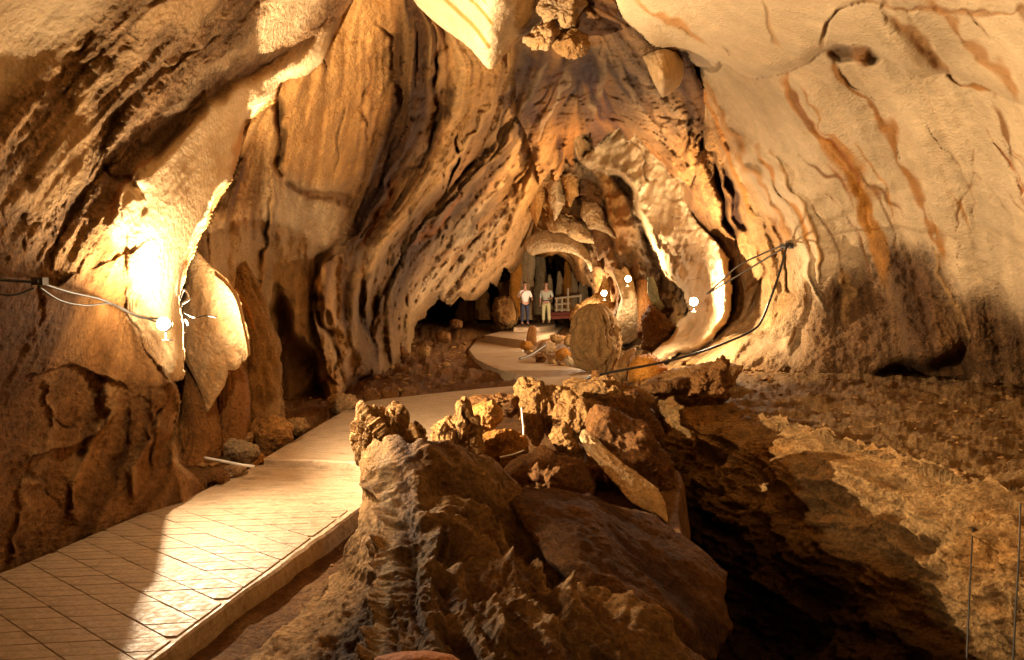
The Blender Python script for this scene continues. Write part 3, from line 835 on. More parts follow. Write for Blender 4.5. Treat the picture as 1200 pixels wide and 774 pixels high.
SEG1 = [(-420, 860), (0, 672), (110, 629), (210, 588), (310, 541), (470, 551), (455, 574), (425, 594), (300, 684), (180, 774), (60, 864)]
SLABS = [([(310, 537), (360, 506), (400, 483), (430, 470), (500, 462), (560, 456), (640, 449), (655, 452), (640, 466), (600, 474), (560, 484), (530, 500), (510, 520), (490, 545)], .075, .3, .12),
         ([(549, 410), (558, 421), (572, 428), (588, 434), (632, 443), (606, 452), (640, 453), (668, 452), (696, 438), (676, 432), (655, 428), (632, 424), (612, 412), (618, 403), (610, 394), (575, 394), (560, 397)], .19, .34, .3),
         ([(568, 393), (585, 389), (602, 385), (648, 375), (662, 381), (650, 390), (632, 394), (614, 399)], .44, .4, .3),
         ([(602, 384), (612, 378), (626, 375), (652, 374), (650, 381), (632, 384)], .62, .35, .3)]
PATHXY = [(np.array([ground(u, v, z)[:2] for u, v in pts]), z) for pts, z, t, g in SLABS] + [(np.array([ground(u, v, -.012)[:2] for u, v in SEG1]), -.03)]


def floor_z(X, Y):
    p = np.stack([X, Y, 0 * X], -1)
    n1, n2 = fbm(p * .8, 4), fbm(p * 3.5 + 9, 4, .6)
    n3 = fbm(p * np.array((4., 9., 1)) + 3, 4, .6, ridged=True)
    base = np.interp(Y, [0, 6, 9, 14, 22, 31, 45], [-.2, -.16, -.05, .0, .12, .38, .7])
    z = base + .06 * n1 + .03 * n2
    # left bank beside the walkway
    z = np.where(X < -1.2, np.maximum(z, base + .12 * sstep(-1.2, -2.2, X) + .03 * n2), z)
    far = sstep(9, 14, Y)
    z = z + far * (.16 * n1 + .09 * n2 + .02 * n3)
    # left floor rising to the curtain foot
    # right shelf
    lip = np.interp(Y, SHELF[:, 0], SHELF[:, 1]) + .16 * fbm(np.stack([Y * 1.2, 0 * Y, 0 * Y + 4], -1), 4, .6)
    pl = np.interp(Y, PITL[:, 0], PITL[:, 1]) + .1 * n1
    n5 = fbm(p * np.array((1.7, 2.6, 1)) + 31, 5, .6, ridged=True)
    nS = fbm(p * np.array((2.2, 3.2, 1)) + 9, 3, .5)
    zs = .02 + .16 * n1 + .08 * nS + .12 * fbm(p * np.array((.9, 2.8, 1)) + 21, 4, .55, ridged=True) + .03 * n2 + .02 * n3 + .05 * n5 + .03 * np.clip(X - lip, 0, 6)
    d = X - lip
    drop = np.clip((.22 - d) / .4, 0, 1) ** .9
    pit = .02 + .1 * n1 + (.10 * nS + .03 * n2 + .02 * n3 + .05 * n5) * sstep(-.6, 0, d) - 4.2 * drop * np.interp(Y, [2, 9, 13.3], [1, 1, .3]) + (.06 * nS + .5 * n1 + .10 * n5) * sstep(0, -.6, d)
    zr = np.where(d > .22, zs, pit)
    
    left_rise = sstep(pl + .22, pl - .22, X)
    inpit = sstep(14.2, 12.8, Y) * (1 - left_rise)
    right_side = np.where(Y > 12.8, sstep(2.2, 3.2, X), 1 - left_rise)
    k = np.clip(np.where(Y > 12.8, right_side, 1 - left_rise), 0, 1)
    zz = z * (1 - k) + np.where(Y > 12.8, zs, zr) * k
    for q, zt in PATHXY:        # the dirt stays below the walkway and falls away beside it
        cen = q.mean(0)
        big = cen + (q - cen) * (1 + .25 / np.maximum(np.linalg.norm(q - cen, axis=1), .5))[:, None]
        m = in_poly(big, X, Y)
        zz = np.where(m, np.minimum(zz, zt - .11 + .02 * n2), zz)
    return zz, n1, n2, n3, k, d


def build_floor():
    na, nr = 900, 620
    au = np.concatenate([np.linspace(-700, -60, 60), np.linspace(-58, 1258, na - 120), np.linspace(1262, 1900, 60)])
    tx = (au - CU) / F
    w = np.linspace(1 / 1.0, 1 / 48.0, nr)
    Yr = 1 / w
    T, YY = np.meshgrid(tx, Yr)
    X = T * YY
    z, n1, n2, n3, k, d = floor_z(X, YY)
    c = mixc(MUD, BROWN, np.clip(.5 + n1, 0, 1))
    c = mixc(c, TAN * .9, np.clip(n2 * 1.2 - .1, 0, .6))
    cs = mixc(BROWN * .5, TAN * .58, np.clip(.4 + 1.0 * n3 + .7 * n2, 0, 1))
    cp_ = mixc(TAN, CREAM * .8, np.clip(.5 + n2, 0, 1))
    pitw = sstep(.05, -.15, d)
    # ochre seam in the ravine wall
    cp_ = mixc(cp_, OCHRE, np.clip(1.6 * fbm(np.stack([X * 1.2, YY * 1.2, z * 3], -1), 3), 0, .7))
    cs = mixc(cs, cp_, pitw)
    c = mixc(c, cs, k)
    v = np.stack([X, YY, z], -1).reshape(-1, 3)
    pw_ = (sstep(.25, -.35, d) * k).reshape(-1)[:, None]
    far_ = (1 / (1 + YY / 9)).reshape(-1)[:, None]
    dd = np.stack([fbm(v * 1.6, 4, .5), fbm(v * 1.6 + 40, 3, .5) * .6, fbm(v * 1.6 + 80, 3, .5) * .5], -1)
    r3 = fbm(v * np.array((3.2, 1.6, 3.2)) + 7, 4, .55, ridged=True)
    d2 = fbm(v * 9 + 3, 3, .6)
    v = v + pw_ * (dd * .28 + np.array([-1, -.3, .4]) * (r3[:, None] * .16 + d2[:, None] * .05))
    v[:, 2] += (1 - pw_[:, 0]) * .022 * fbm(v * 13, 3, .6) * np.clip(k.reshape(-1) + .3, 0, 1)
    c = c * (1 + (.4 * r3 + .35 * d2).reshape(z.shape)[..., None])
    c = mixc(c, UMBER * .6, np.clip((-z - .45) / .6, 0, .93) * k)  # shade of the deep pit put into the floor colour
    f = grid_faces(nr, na)
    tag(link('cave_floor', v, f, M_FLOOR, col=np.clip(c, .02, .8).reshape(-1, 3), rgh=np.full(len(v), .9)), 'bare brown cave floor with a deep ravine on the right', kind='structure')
    # floor behind the camera
    xs = np.linspace(-6, 8, 80); ys = np.linspace(-9, 1.05, 60)
    X, Y = np.meshgrid(xs, ys)
    z, n1, n2, *_ = floor_z(X, np.full_like(Y, 1.0))
    z = np.clip(z - .03 + .0 * Y, -1.5, 1)
    tag(link('cave_floor', np.stack([X, Y, z], -1).reshape(-1, 3), grid_faces(60, 80), M_FLOOR, col=mixc(MUD, BROWN, np.clip(.5 + n1, 0, 1)).reshape(-1, 3)), kind='structure')


build_floor()


def ravine_wall():
    ns, nt = 620, 240
    Yl = np.concatenate([np.linspace(2.2, 5, 130), np.linspace(5.02, 13.3, ns - 130)])
    t = np.linspace(0, 1, nt) ** 1.15
    YY, T = np.meshgrid(Yl, t)
    lip = np.interp(YY, SHELF[:, 0], SHELF[:, 1]) + .16 * fbm(np.stack([YY * 1.2, 0 * YY, 0 * YY + 4], -1), 4, .6)
    shrink = np.interp(YY, [2, 9, 13.3], [1, 1, .25])
    zsh = floor_z(lip[0] + .40, YY[0])[0][None] * np.ones_like(YY)
    X = lip + .40 - T * 1.15 * shrink - .58 * sstep(0, .07, T)
    Z = zsh + .02 - T * 4.0 * shrink
    p = np.stack([X, YY, Z], -1)
    q = p + np.array([0, .35, 0]) * Z[..., None]          # beds dip along the ravine
    a = fbm(q * np.array((1.2, .9, 1.6)) + 2, 4, .5)
    r = fbm(q * np.array((2.6, 1.3, 4.2)) + 9, 4, .55, ridged=True)
    b = fbm(q * 7 + 5, 4, .6)
    c3 = fbm(q * 20 + 5, 3, .6)
    ff = sstep(0, .06, T)
    off = (.42 * a + .22 * r + .07 * b + .02 * c3) * (.25 + .75 * ff) * (.5 + .5 * shrink)
    p = p + off[..., None] * np.array([-1, -.35, .35])
    col = mixc(TAN * .55, TAN * 1.0, np.clip(.5 + .8 * b + .4 * r, 0, 1))
    col = mixc(col, OCHRE, np.clip(1.8 * fbm(q * np.array((1, .8, 2)) + 3, 3) - .05, 0, .75))
    col = mixc(col, BROWN * .6, np.clip(-.9 * r + .1, 0, .7))
    col = mixc(col, UMBER * .6, np.clip((-Z - .55 + .5 * a) / .6, 0, .94))      # shade in the depth of the ravine painted in near-black
    f = grid_faces(nt, ns)
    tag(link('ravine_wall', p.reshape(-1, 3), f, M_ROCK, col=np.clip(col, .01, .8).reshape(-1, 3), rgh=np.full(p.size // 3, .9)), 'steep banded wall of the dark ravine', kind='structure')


ravine_wall()


def fz(x, y):
    return float(floor_z(np.array([float(x)]), np.array([float(y)]))[0][0])


# ------------------------------------------------------------------ concrete walkway
def concrete(name, c, bumpd=.012):
    m = bpy.data.materials.new(name)
    m.use_nodes = True
    nt = m.node_tree; N, L = nt.nodes, nt.links
    b = N['Principled BSDF']
    tc = N.new('ShaderNodeTexCoord')
    mp = N.new('ShaderNodeMapping'); mp.inputs['Scale'].default_value = (1.2, 5, 5); mp.inputs['Rotation'].default_value = (0, 0, math.radians(-7))
    L.new(tc.outputs['Object'], mp.inputs['Vector'])
    n = N.new('ShaderNodeTexNoise'); n.inputs['Scale'].default_value = 3; n.inputs['Detail'].default_value = 9; n.inputs['Roughness'].default_value = .68
    L.new(mp.outputs['Vector'], n.inputs['Vector'])
    n2 = N.new('ShaderNodeTexNoise'); n2.inputs['Scale'].default_value = 26; n2.inputs['Detail'].default_value = 4
    L.new(tc.outputs['Object'], n2.inputs['Vector'])
    cr = N.new('ShaderNodeValToRGB')
    cr.color_ramp.elements[0].position = .28; cr.color_ramp.elements[0].color = (c[0] * .42, c[1] * .38, c[2] * .32, 1)
    cr.color_ramp.elements[1].position = .5; cr.color_ramp.elements[1].color = (*c, 1)
    e = cr.color_ramp.elements.new(.8); e.color = (c[0] * 1.25, c[1] * 1.25, c[2] * 1.25, 1)
    L.new(n.outputs['Fac'], cr.inputs['Fac']); L.new(cr.outputs['Color'], b.inputs['Base Color'])
    rr = N.new('ShaderNodeMapRange'); rr.inputs['From Min'].default_value = .35; rr.inputs['From Max'].default_value = .65; rr.inputs['To Min'].default_value = .32; rr.inputs['To Max'].default_value = .7
    L.new(n2.outputs['Fac'], rr.inputs['Value']); L.new(rr.outputs['Result'], b.inputs['Roughness'])
    bp = N.new('ShaderNodeBump'); bp.inputs['Distance'].default_value = bumpd; bp.inputs['Strength'].default_value = .8
    ad = N.new('ShaderNodeMath'); ad.operation = 'ADD'; L.new(n.outputs['Fac'], ad.inputs[0]); L.new(n2.outputs['Fac'], ad.inputs[1])
    L.new(ad.outputs[0], bp.inputs['Height']); L.new(bp.outputs['Normal'], b.inputs['Normal'])
    return m


M_CONC = concrete('worn_concrete', (.40, .29, .18))
M_TILE = concrete('stamped_concrete', (.36, .255, .155))
M_JOINT = plain('joint_dirt', (.10, .06, .03), .9)

path = empty('path')
tag(path, 'raised concrete walkway winding from the near left into the gallery', kind='structure')


def slab(pts_uv, z, thick, name='path_slab', mat=M_CONC, rough_edge=.035, seg=.09):
    q = np.array([ground(u, v, z)[:2] for u, v in pts_uv])
    out = []
    for a, b in zip(q, np.roll(q, -1, 0)):
        L = np.linalg.norm(b - a); n = max(int(L / seg), 1)
        for k in range(n):
            out.append(a + (b - a) * k / n)
    out = np.array(out)
    w = fbm(np.stack([out[:, 0] * 3, out[:, 1] * 3, 0 * out[:, 0]], -1), 3)
    cen = out.mean(0)
    nrm = out - cen; nrm /= np.linalg.norm(nrm, axis=1)[:, None]
    out = out + nrm * w[:, None] * rough_edge
    inn = out - nrm * .02
    n = len(out)
    bot = out + nrm * (.02 + .03 * np.abs(w[:, None]))
    v = [(x, y, z) for x, y in inn] + [(x, y, z - .015) for x, y in out] + [(x, y, z - thick * .55) for x, y in out + nrm * .008] + [(x, y, z - thick) for x, y in bot]
    f = [tuple(range(n))]
    for r in range(3):
        for k in range(n):
            k2 = (k + 1) % n
            f.append((r * n + k, (r + 1) * n + k, (r + 1) * n + k2, r * n + k2))
    # orientation: make the top face up
    area = sum(inn[i][0] * inn[(i + 1) % n][1] - inn[(i + 1) % n][0] * inn[i][1] for i in range(n))
    if area < 0:
        f = [t[::-1] for t in f]
    o = link(name, v, f, mat, path, smooth=False)
    return o, q


seg1, q1 = slab(SEG1, -.012, .24)
for pts, z, t, g in SLABS:
    slab(pts, z, t, seg=g)


def tiles():
    """stamped joints: two families of lines cut the near walkway into leaning tiles"""
    top = -.012
    A = np.array([1.31, .17]); A /= np.linalg.norm(A)
    B = np.array([1.38, -1.06]); B /= np.linalg.norm(B)
    pa, pb = .155, .205
    from mathutils.geometry import intersect_point_line
    poly = [np.array(p) for p in q1]
    ar = sum(poly[i][0] * poly[(i + 1) % len(poly)][1] - poly[(i + 1) % len(poly)][0] * poly[i][1] for i in range(len(poly)))
    cen = np.mean(poly, 0)
    clip = []
    hull = [ground(u, v, top)[:2] for u, v in [(-420, 860), (0, 672), (310, 541), (470, 551), (425, 594), (180, 774), (60, 864)]]
    for i in range(len(hull)):
        a, b = hull[i], hull[(i + 1) % len(hull)]
        n = np.array([-(b - a)[1], (b - a)[0]]); n /= np.linalg.norm(n)
        if n @ (np.mean(hull, 0) - a) < 0:
            n = -n
        clip.append((a + n * .035, n))
    nA = np.array([-A[1], A[0]]); nB = np.array([-B[1], B[0]])
    M = np.array([nA, nB])
    inv = np.linalg.inv(M)
    cnt = 0
    g = .0018
    r_ = random.Random(3)
    for i in range(0, 60):
        for j in range(-60, 60):
            a0, a1 = i * pa + g, (i + 1) * pa - g
            b0, b1 = j * pb + g, (j + 1) * pb - g
            quad = [inv @ np.array(t) for t in ((a0, b0), (a0, b1), (a1, b1), (a1, b0))]
            if min(p[1] for p in quad) > 5.9 or max(p[1] for p in quad) < 2.6:
                continue
            p = quad
            for a, n in clip:
                o = []
                for k in range(len(p)):
                    s, e = p[k], p[(k + 1) % len(p)]
                    ds, de = (s - a) @ n, (e - a) @ n
                    if ds >= 0:
                        o.append(s)
                    if ds * de < 0:
                        o.append(s + (e - s) * ds / (ds - de))
                p = o
                if len(p) < 3:
                    break
            if len(p) < 3:
                continue
            m = len(p)
            area = .5 * sum(p[k][0] * p[(k + 1) % m][1] - p[(k + 1) % m][0] * p[k][1] for k in range(m))
            if abs(area) < .003:
                continue
            if area < 0:
                p = p[::-1]
            c = np.mean(p, 0)
            dz = r_.uniform(-.0012, .0012); tx, ty = r_.uniform(-.006, .006), r_.uniform(-.006, .006)
            inn = [c + (q - c) * (1 - .004 / max(np.linalg.norm(q - c), .05)) for q in p]
            vv = [(q[0] - c[0], q[1] - c[1], .009 + dz + (q[0] - c[0]) * tx + (q[1] - c[1]) * ty) for q in inn] + [(q[0] - c[0], q[1] - c[1], .005) for q in p] + [(q[0] - c[0], q[1] - c[1], -.02) for q in p]
            f = [tuple(range(m))] + [(r * m + k, (r + 1) * m + k, (r + 1) * m + (k + 1) % m, r * m + (k + 1) % m) for r in (0, 1) for k in range(m)]
            o = link('paving_tile', vv, f, M_TILE, path, smooth=False)
            o.location = (c[0], c[1], top)
            cnt += 1
    print('tiles', cnt)


tiles()


# ------------------------------------------------------------------ rock builders
def blob(name, outline, Y, thick, mat=M_ROCK, cols=(TAN, BROWN), lum=.06, fine=.02, nf=3.0, flute=0.0, ntheta=120, nr=30, ctrl=None, rgh=.6, pw=.5, back=None, jag=1.5, label=None, cat='rock', parent=None, group=None, ridge=0.0, ny=0, center=None, holes=(), coarse=0.0, stretch=(1, 1, 1), ribs=()):
    """closed rock: its outline as seen along the gallery, a bulging front and back, its own thickness in metres"""
    q = np.array(outline, float)
    cen = q.mean(0) if center is None else np.array(center, float)
    th = np.linspace(0, 2 * np.pi, ntheta, endpoint=False)
    R = np.zeros(ntheta)
    for i, t in enumerate(th):
        d = np.array([math.cos(t), math.sin(t)])
        best = 0
        for a, b in zip(q, np.roll(q, -1, 0)):
            e = b - a
            den = d[0] * e[1] - d[1] * e[0]
            if abs(den) < 1e-9:
                continue
            w = a - cen
            s = (w[0] * e[1] - w[1] * e[0]) / den
            k = (w[0] * d[1] - w[1] * d[0]) / den
            if s > 0 and -1e-6 <= k <= 1 + 1e-6:
                best = max(best, s)
        R[i] = best
    Rs = R.copy()
    if jag:
        Rs = Rs + jag * fbm(np.stack([np.cos(th) * 5 + cen[0], np.sin(th) * 5, 0 * th + cen[1]], -1), 4, .6) * 1.3
    rr = np.sin(np.linspace(0, np.pi / 2, nr))
    T, RR = np.meshgrid(th, rr)
    U = cen[0] + np.cos(T) * RR * Rs[None]; V = cen[1] + np.sin(T) * RR * Rs[None]
    if ctrl is not None:
        Yc = depth(ctrl, U, V)
    else:
        Yc = np.full(U.shape, float(Y))
    prof = (1 - RR ** 2).clip(0, 1) ** pw
    hb = thick if back is None else back
    front = P(U, V, Yc - thick * prof)
    bk = P(U, V, Yc + hb * prof)
    k = nr * ntheta
    v = np.concatenate([front.reshape(-1, 3), bk[:-1].reshape(-1, 3)])
    f1 = grid_faces(nr, ntheta, True)
    f2 = grid_faces(nr - 1, ntheta, True)[:, ::-1] + k
    j = np.arange(ntheta); j2 = (j + 1) % ntheta
    f3 = np.stack([(nr - 2) * ntheta + k + j, (nr - 1) * ntheta + j, (nr - 1) * ntheta + j2, (nr - 2) * ntheta + k + j2], -1)
    f3 = f3[:, ::-1]
    f = np.concatenate([f1, f2, f3])
    # outward normals approx: from centre line
    c0 = P(cen[0], cen[1], float(np.mean(Yc)))
    sc = thick / .3
    vs_ = v * np.array(stretch)
    nn = fbm(vs_ * nf, 4, .55); n2 = fbm(vs_ * nf * 4 + 3, 3, .6); rdg = fbm(vs_ * nf * .8 + 11, 4, .5, ridged=True)
    disp = lum * nn + fine * n2 + ridge * (rdg - .3)
    uu = np.concatenate([U.ravel(), U[:-1].ravel()]); vv = np.concatenate([V.ravel(), V[:-1].ravel()])
    hs = gsample(H, uu, vv)
    if flute:
        pxm = float(np.mean(Yc)) / F
        disp = disp + flute * pxm * (1.8 * np.abs(hs[:, 1]) + 3.4 * np.abs(hs[:, 2]) - 3.2 + .6 * hs[:, 0])
    if coarse:
        disp = disp + coarse * float(np.mean(Yc)) / F * (8 - 6 * np.abs(hs[:, 3]) - 5 * np.abs(hs[:, 2]) - 1.6 * np.abs(hs[:, 1]))
    ribc = np.zeros(len(uu))
    for line, rw, rh in ribs:
        ln = smooth_line(line, 30)
        wob = fbm(np.stack([uu / 26, vv / 26, 0 * uu + rw], -1), 3)
        D, _ = seg_dist(ln, uu + 7 * wob, vv + 5 * wob, cap=rw * 4)
        e = np.minimum(np.hypot(uu - ln[0, 0], vv - ln[0, 1]), np.hypot(uu - ln[-1, 0], vv - ln[-1, 1]))
        g_ = np.exp(-(D / (rw * (.9 + .5 * wob)).clip(2, 40))) * sstep(0, 30, e) * (np.arange(len(uu)) < k)
        disp = disp + rh * g_ * (1 + 1.2 * wob)
        ribc = np.maximum(ribc, g_ * (rh > 0))
    for hu, hv, hr, hd in holes:
        disp = disp - hd * np.exp(-(((uu - hu) / (hr * 1.5)) ** 2 + ((vv - hv) / hr) ** 2) ** 1.5) * (np.arange(len(uu)) < k)
    edge = np.concatenate([(prof ** .5).ravel(), (prof[:-1] ** .5).ravel()])
    dirv = np.concatenate([np.tile([0, -1.0, 0], (k, 1)), np.tile([0, 1.0, 0], (len(v) - k, 1))])
    rad = v - c0; rad[:, 1] *= .3; rad /= np.linalg.norm(rad, axis=1)[:, None] + 1e-9
    gt = np.roll(front, -1, 1) - np.roll(front, 1, 1); gr = np.gradient(front, axis=0)
    gn = np.cross(gt, gr); gn /= np.linalg.norm(gn, axis=-1)[..., None] + 1e-9
    vw = front - np.array([0, 0, CAMZ])
    gn *= -np.sign((gn * vw).sum(-1))[..., None]
    gn[:2] = gn[2:4].mean(0)[None] * 0 + gn[3].mean(0); gn /= np.linalg.norm(gn, axis=-1)[..., None] + 1e-9
    dirv[:k] = gn.reshape(-1, 3)
    dirv = dirv * edge[:, None] + rad * (1 - edge[:, None]) * .6
    v = v + dirv * disp[:, None]
    c = mixc(cols[1], cols[0], np.clip(.5 + .7 * nn + .3 * n2 + (.25 * hs[:, 1] if flute else 0), 0, 1))
    c = c * (1 + .3 * rdg + (.12 * (np.abs(hs[:, 2]) - .8) + .1 * hs[:, 1] if flute else 0))[:, None]
    c = mixc(c, UMBER * 1.2, np.clip(-rdg * .8 - .1, 0, .5))
    if coarse:
        c = c * (1.25 - .28 * np.abs(hs[:, 3]) - .22 * np.abs(hs[:, 2]) - .12 * np.abs(hs[:, 1]))[:, None].clip(.45, 1.3)  # ridges painted lighter and hollows darker, as relief shading
    if len(ribs):
        c = mixc(c, TAN * 1.05, np.clip(ribc * 1.1 - .25, 0, .55))  # lit edges of the ribs painted in lighter tan
    o = link(name, v, f[:, ::-1], mat, parent, col=np.clip(c, .02, .8), rgh=np.full(len(v), rgh))
    if parent is None:
        tag(o, label, cat, group)
    return o


def column(name, spine, mat=M_ROCK, cols=(TAN, BROWN), flute=.1, lum=.08, dr=.7, label=None, cat='stalactite', parent=None, nth=40, stepm=3.0, rgh=.6, group=None, nf=2.0, rings=0.0):
    """tapering dripstone along a line of (u, v, Y, half width in pixels)"""
    q = resample(smooth_line(spine, 60), stepm)
    pts = P(q[:, 0], q[:, 1], q[:, 2]); r = q[:, 3] * q[:, 2] / F
    n = len(q)
    T = np.gradient(pts, axis=0); T /= np.linalg.norm(T, axis=1)[:, None]
    side = np.cross(T, np.array([0, 1.0, 0])); side /= np.linalg.norm(side, axis=1)[:, None] + 1e-9
    dep = np.cross(side, T)
    a = np.linspace(0, 2 * np.pi, nth, endpoint=False)
    ca_, sa_ = np.cos(a)[None, :, None], np.sin(a)[None, :, None]
    d = ca_ * side[:, None] + dr * sa_ * dep[:, None]
    v = pts[:, None] + r[:, None, None] * d
    s = np.arange(n) * 0.12
    fl = fbm(np.stack([np.cos(a)[None] * 3.2 + 0 * s[:, None], np.sin(a)[None] * 3.2 + 0 * s[:, None], s[:, None] * .35 + 0 * a[None]], -1) + pts[0], 4, .6, ridged=True)
    nn = fbm(v * nf, 3)
    k = 1 + flute * fl * 2 + lum * nn * 3
    if rings:
        k = k + rings * np.sin(np.arange(n)[:, None] * 1.1 + 2 * nn)
    v = pts[:, None] + r[:, None, None] * d * k[..., None]
    v = v.reshape(-1, 3)
    f = grid_faces(n, nth, True)
    v = np.concatenate([v, pts[:1], pts[-1:]])
    j = np.arange(nth); j2 = (j + 1) % nth
    cap = [(n * nth, int(y), int(x)) for x, y in zip(j, j2)] + [(n * nth + 1, int((n - 1) * nth + x), int((n - 1) * nth + y)) for x, y in zip(j, j2)]
    c = mixc(cols[1], cols[0], np.clip(.5 + .9 * fl + .5 * nn, 0, 1)).reshape(-1, 3)
    c = np.concatenate([c, c[:1], c[-1:]])
    o = link(name, v, [tuple(map(int, t)) for t in f] + cap, mat, parent, col=np.clip(c, .02, .8), rgh=np.full(len(v), rgh))
    if parent is None:
        tag(o, label, cat, group)
    return o

# ------------------------------------------------------------------ lamps with their fittings
M_METAL = plain('dull_metal', (.16, .14, .12), .45, .7)
M_BLACK = plain('black_rubber', (.02, .018, .016), .5)
M_WHITE = plain('white_plastic', (.75, .72, .66), .4)
M_GLOW = plain('lamp_glass', (.9, .85, .7), .3, emit=(1, .9, .72), es=60, var=0)


def lamp(u, v, Y, power, label, aim=(0, -1, .1), size=.10, spot=None, soft=.05, colr=WARM):
    p = P(u, v, Y)
    t = empty('floodlight', p)
    tag(t, label, 'lamp', 'floodlights along the cave walls')
    s = size
    v1, f1 = box_vf(-s, s, .0, s * .7, -s * .75, s * .75)
    v2, f2 = box_vf(-s * .6, s * .6, s * .7, s * 1.2, -s * .5, s * .5)
    rot = Vector(aim).to_track_quat('-Y', 'Z')
    R = np.array(rot.to_matrix())
    def put(name, vf, m):
        v_, f_ = vf
        return link(name, np.array(v_) @ R.T, f_, m, t, smooth=False)
    put('housing', tube_vf([(0, -.001, 0), (0, s * .35, 0), (0, s * .8, 0), (0, s * 1.2, 0)], [s * .62, s * .6, s * .45, s * .2], 16), M_METAL)
    aa = np.linspace(0, 2 * np.pi, 20, endpoint=False)
    disc = [(math.cos(q) * s * .5, -.016, math.sin(q) * s * .5) for q in aa] + [(math.cos(q) * s * .5, .0, math.sin(q) * s * .5) for q in aa] + [(0, -.024, 0)]
    put('lens', (disc, [(i, (i + 1) % 20, 20 + (i + 1) % 20, 20 + i) for i in range(20)] + [(i, 40, (i + 1) % 20) for i in range(20)]), M_GLOW)
    put('rim', tube_vf([(math.cos(q) * s * .55, -.008, math.sin(q) * s * .55) for q in np.linspace(0, 2 * np.pi, 21)], s * .05, 6, False), M_METAL)
    put('bracket', merge([box_vf(-s * .08, s * .08, s * .5, s * .6, -s * 1.3, -s * .3), box_vf(-s * .3, s * .3, s * .4, s * 1.4, -s * 1.4, -s * 1.28)]), M_METAL)
    q = np.array(p) + R @ np.array([0, -.05 - soft, 0])
    ld = bpy.data.lights.new('bulb', 'POINT')
    ld.energy = power; ld.color = colr; ld.shadow_soft_size = soft
    lo = bpy.data.objects.new('bulb', ld); COL.objects.link(lo)
    lo.parent = t; lo.location = q - np.array(p)
    if spot:
        for (pw, cone, d) in spot:
            sd = bpy.data.lights.new('beam', 'SPOT')
            sd.energy = pw; sd.color = colr; sd.shadow_soft_size = soft; sd.spot_size = math.radians(cone); sd.spot_blend = 1.0
            so = bpy.data.objects.new('beam', sd); COL.objects.link(so)
            so.parent = t; so.location = q - np.array(p)
            so.rotation_euler = Vector(d).to_track_quat('-Z', 'Y').to_euler()
    return t, p


ya = wallY(206, 380)
print('wall at lamp', ya, wallY(225, 380), wallY(190, 380))
YA = wallY(196, 384)
lampA, pA = lamp(216, 379, 6.42, 45, 'rear one of two fittings standing in for the single near lamp, between the hanging hood and the pale flake', aim=(.6, .7, .3), size=.06,
                 spot=[(POW_A * .62, 178, (.72, -.62, -.05)), (POW_A * 3.1, 176, (.80, .30, .42))], soft=.014)  # single near lamp split in two; extra fitting added for its light
lampA2, pA2 = lamp(192, 380, YA - .45, 30, 'front one of two fittings standing in for the single near lamp, before the tip of the pale hood', aim=(.1, -1, .1), size=.085,
                   spot=[(230, 174, (-.1, .75, .55)), (240, 110, (-.18, -.25, .95)), (900, 105, (.97, -.06, .05))], soft=.05)
lampB, pB = lamp(708, 344, 22.8, POW_B * .55, 'left one of the two lamps shining behind the tall oval stalagmite', size=.16, aim=(-.3, -1, .1), spot=[(POW_B * 2, 170, (-.7, -.3, .4))])
lampC, pC = lamp(736, 327, 21.6, POW_C * .5, 'middle lamp shining at the top of the pale curved flowstone', size=.16, aim=(0, -1, 0), spot=[(POW_C * 2.6, 130, (.75, -.05, .6))])
lampD, pD = lamp(813, 354, wallY(818, 354) - 1.5, POW_D * .36, 'rightmost far lamp at the foot of the bright flowstone slope', size=.16, aim=(-.3, -1, 0), spot=[(POW_D * 1.2, 165, (-.15, .55, .75)), (POW_D * 2.4, 95, (-.14, .8, .6))])
# unseen fill lamps, added: one deep in the gallery, one behind the camera
lampE, pE = lamp(693, 358, 26.5, 800, 'added fill floodlight hidden deep in the gallery behind the curved flowstone', size=.10, aim=(-1, .6, 0))
lampN, pN = lamp(600, 300, -3.0, 30, 'unseen fill floodlight added behind the camera', aim=(.2, 1, .3), size=.085, spot=[(POW_NEAR * 1.25, 128, (.30, .68, .72))])
lampN.location = (-2.6, -2.0, 3.2)

# ------------------------------------------------------------------ formations hanging from the vault
def repaint(o, lines):
    """stains and painted light on one rock, in pixel lines"""
    me = o.data
    n = len(me.vertices)
    co = np.empty(n * 3, np.float32); me.vertices.foreach_get('co', co); co = co.reshape(-1, 3)
    d = co - np.array([0, 0, CAMZ]); b = d[:, 2] / d[:, 1]; a = d[:, 0] / d[:, 1]
    yv = (b * cp + sp) / (cp - b * sp)
    v = CV - F * yv
    u = CU + F * a * (cp + yv * sp)
    a_ = me.color_attributes['Col']
    c = np.empty(n * 4, np.float32); a_.data.foreach_get('color', c); c = c.reshape(-1, 4)
    for line, w, col, k in lines:
        L = smooth_line(line, 30) if len(line) > 2 else np.array(line, float)
        D, _ = seg_dist(L, u, v, cap=w * 5 + 5)
        g = sstep(.1, .7, np.exp(-(D / w) ** 2)) * k
        c[:, :3] = c[:, :3] * (1 - g[:, None]) + np.array(col) * g[:, None]
    a_.data.foreach_set('color', c.ravel())


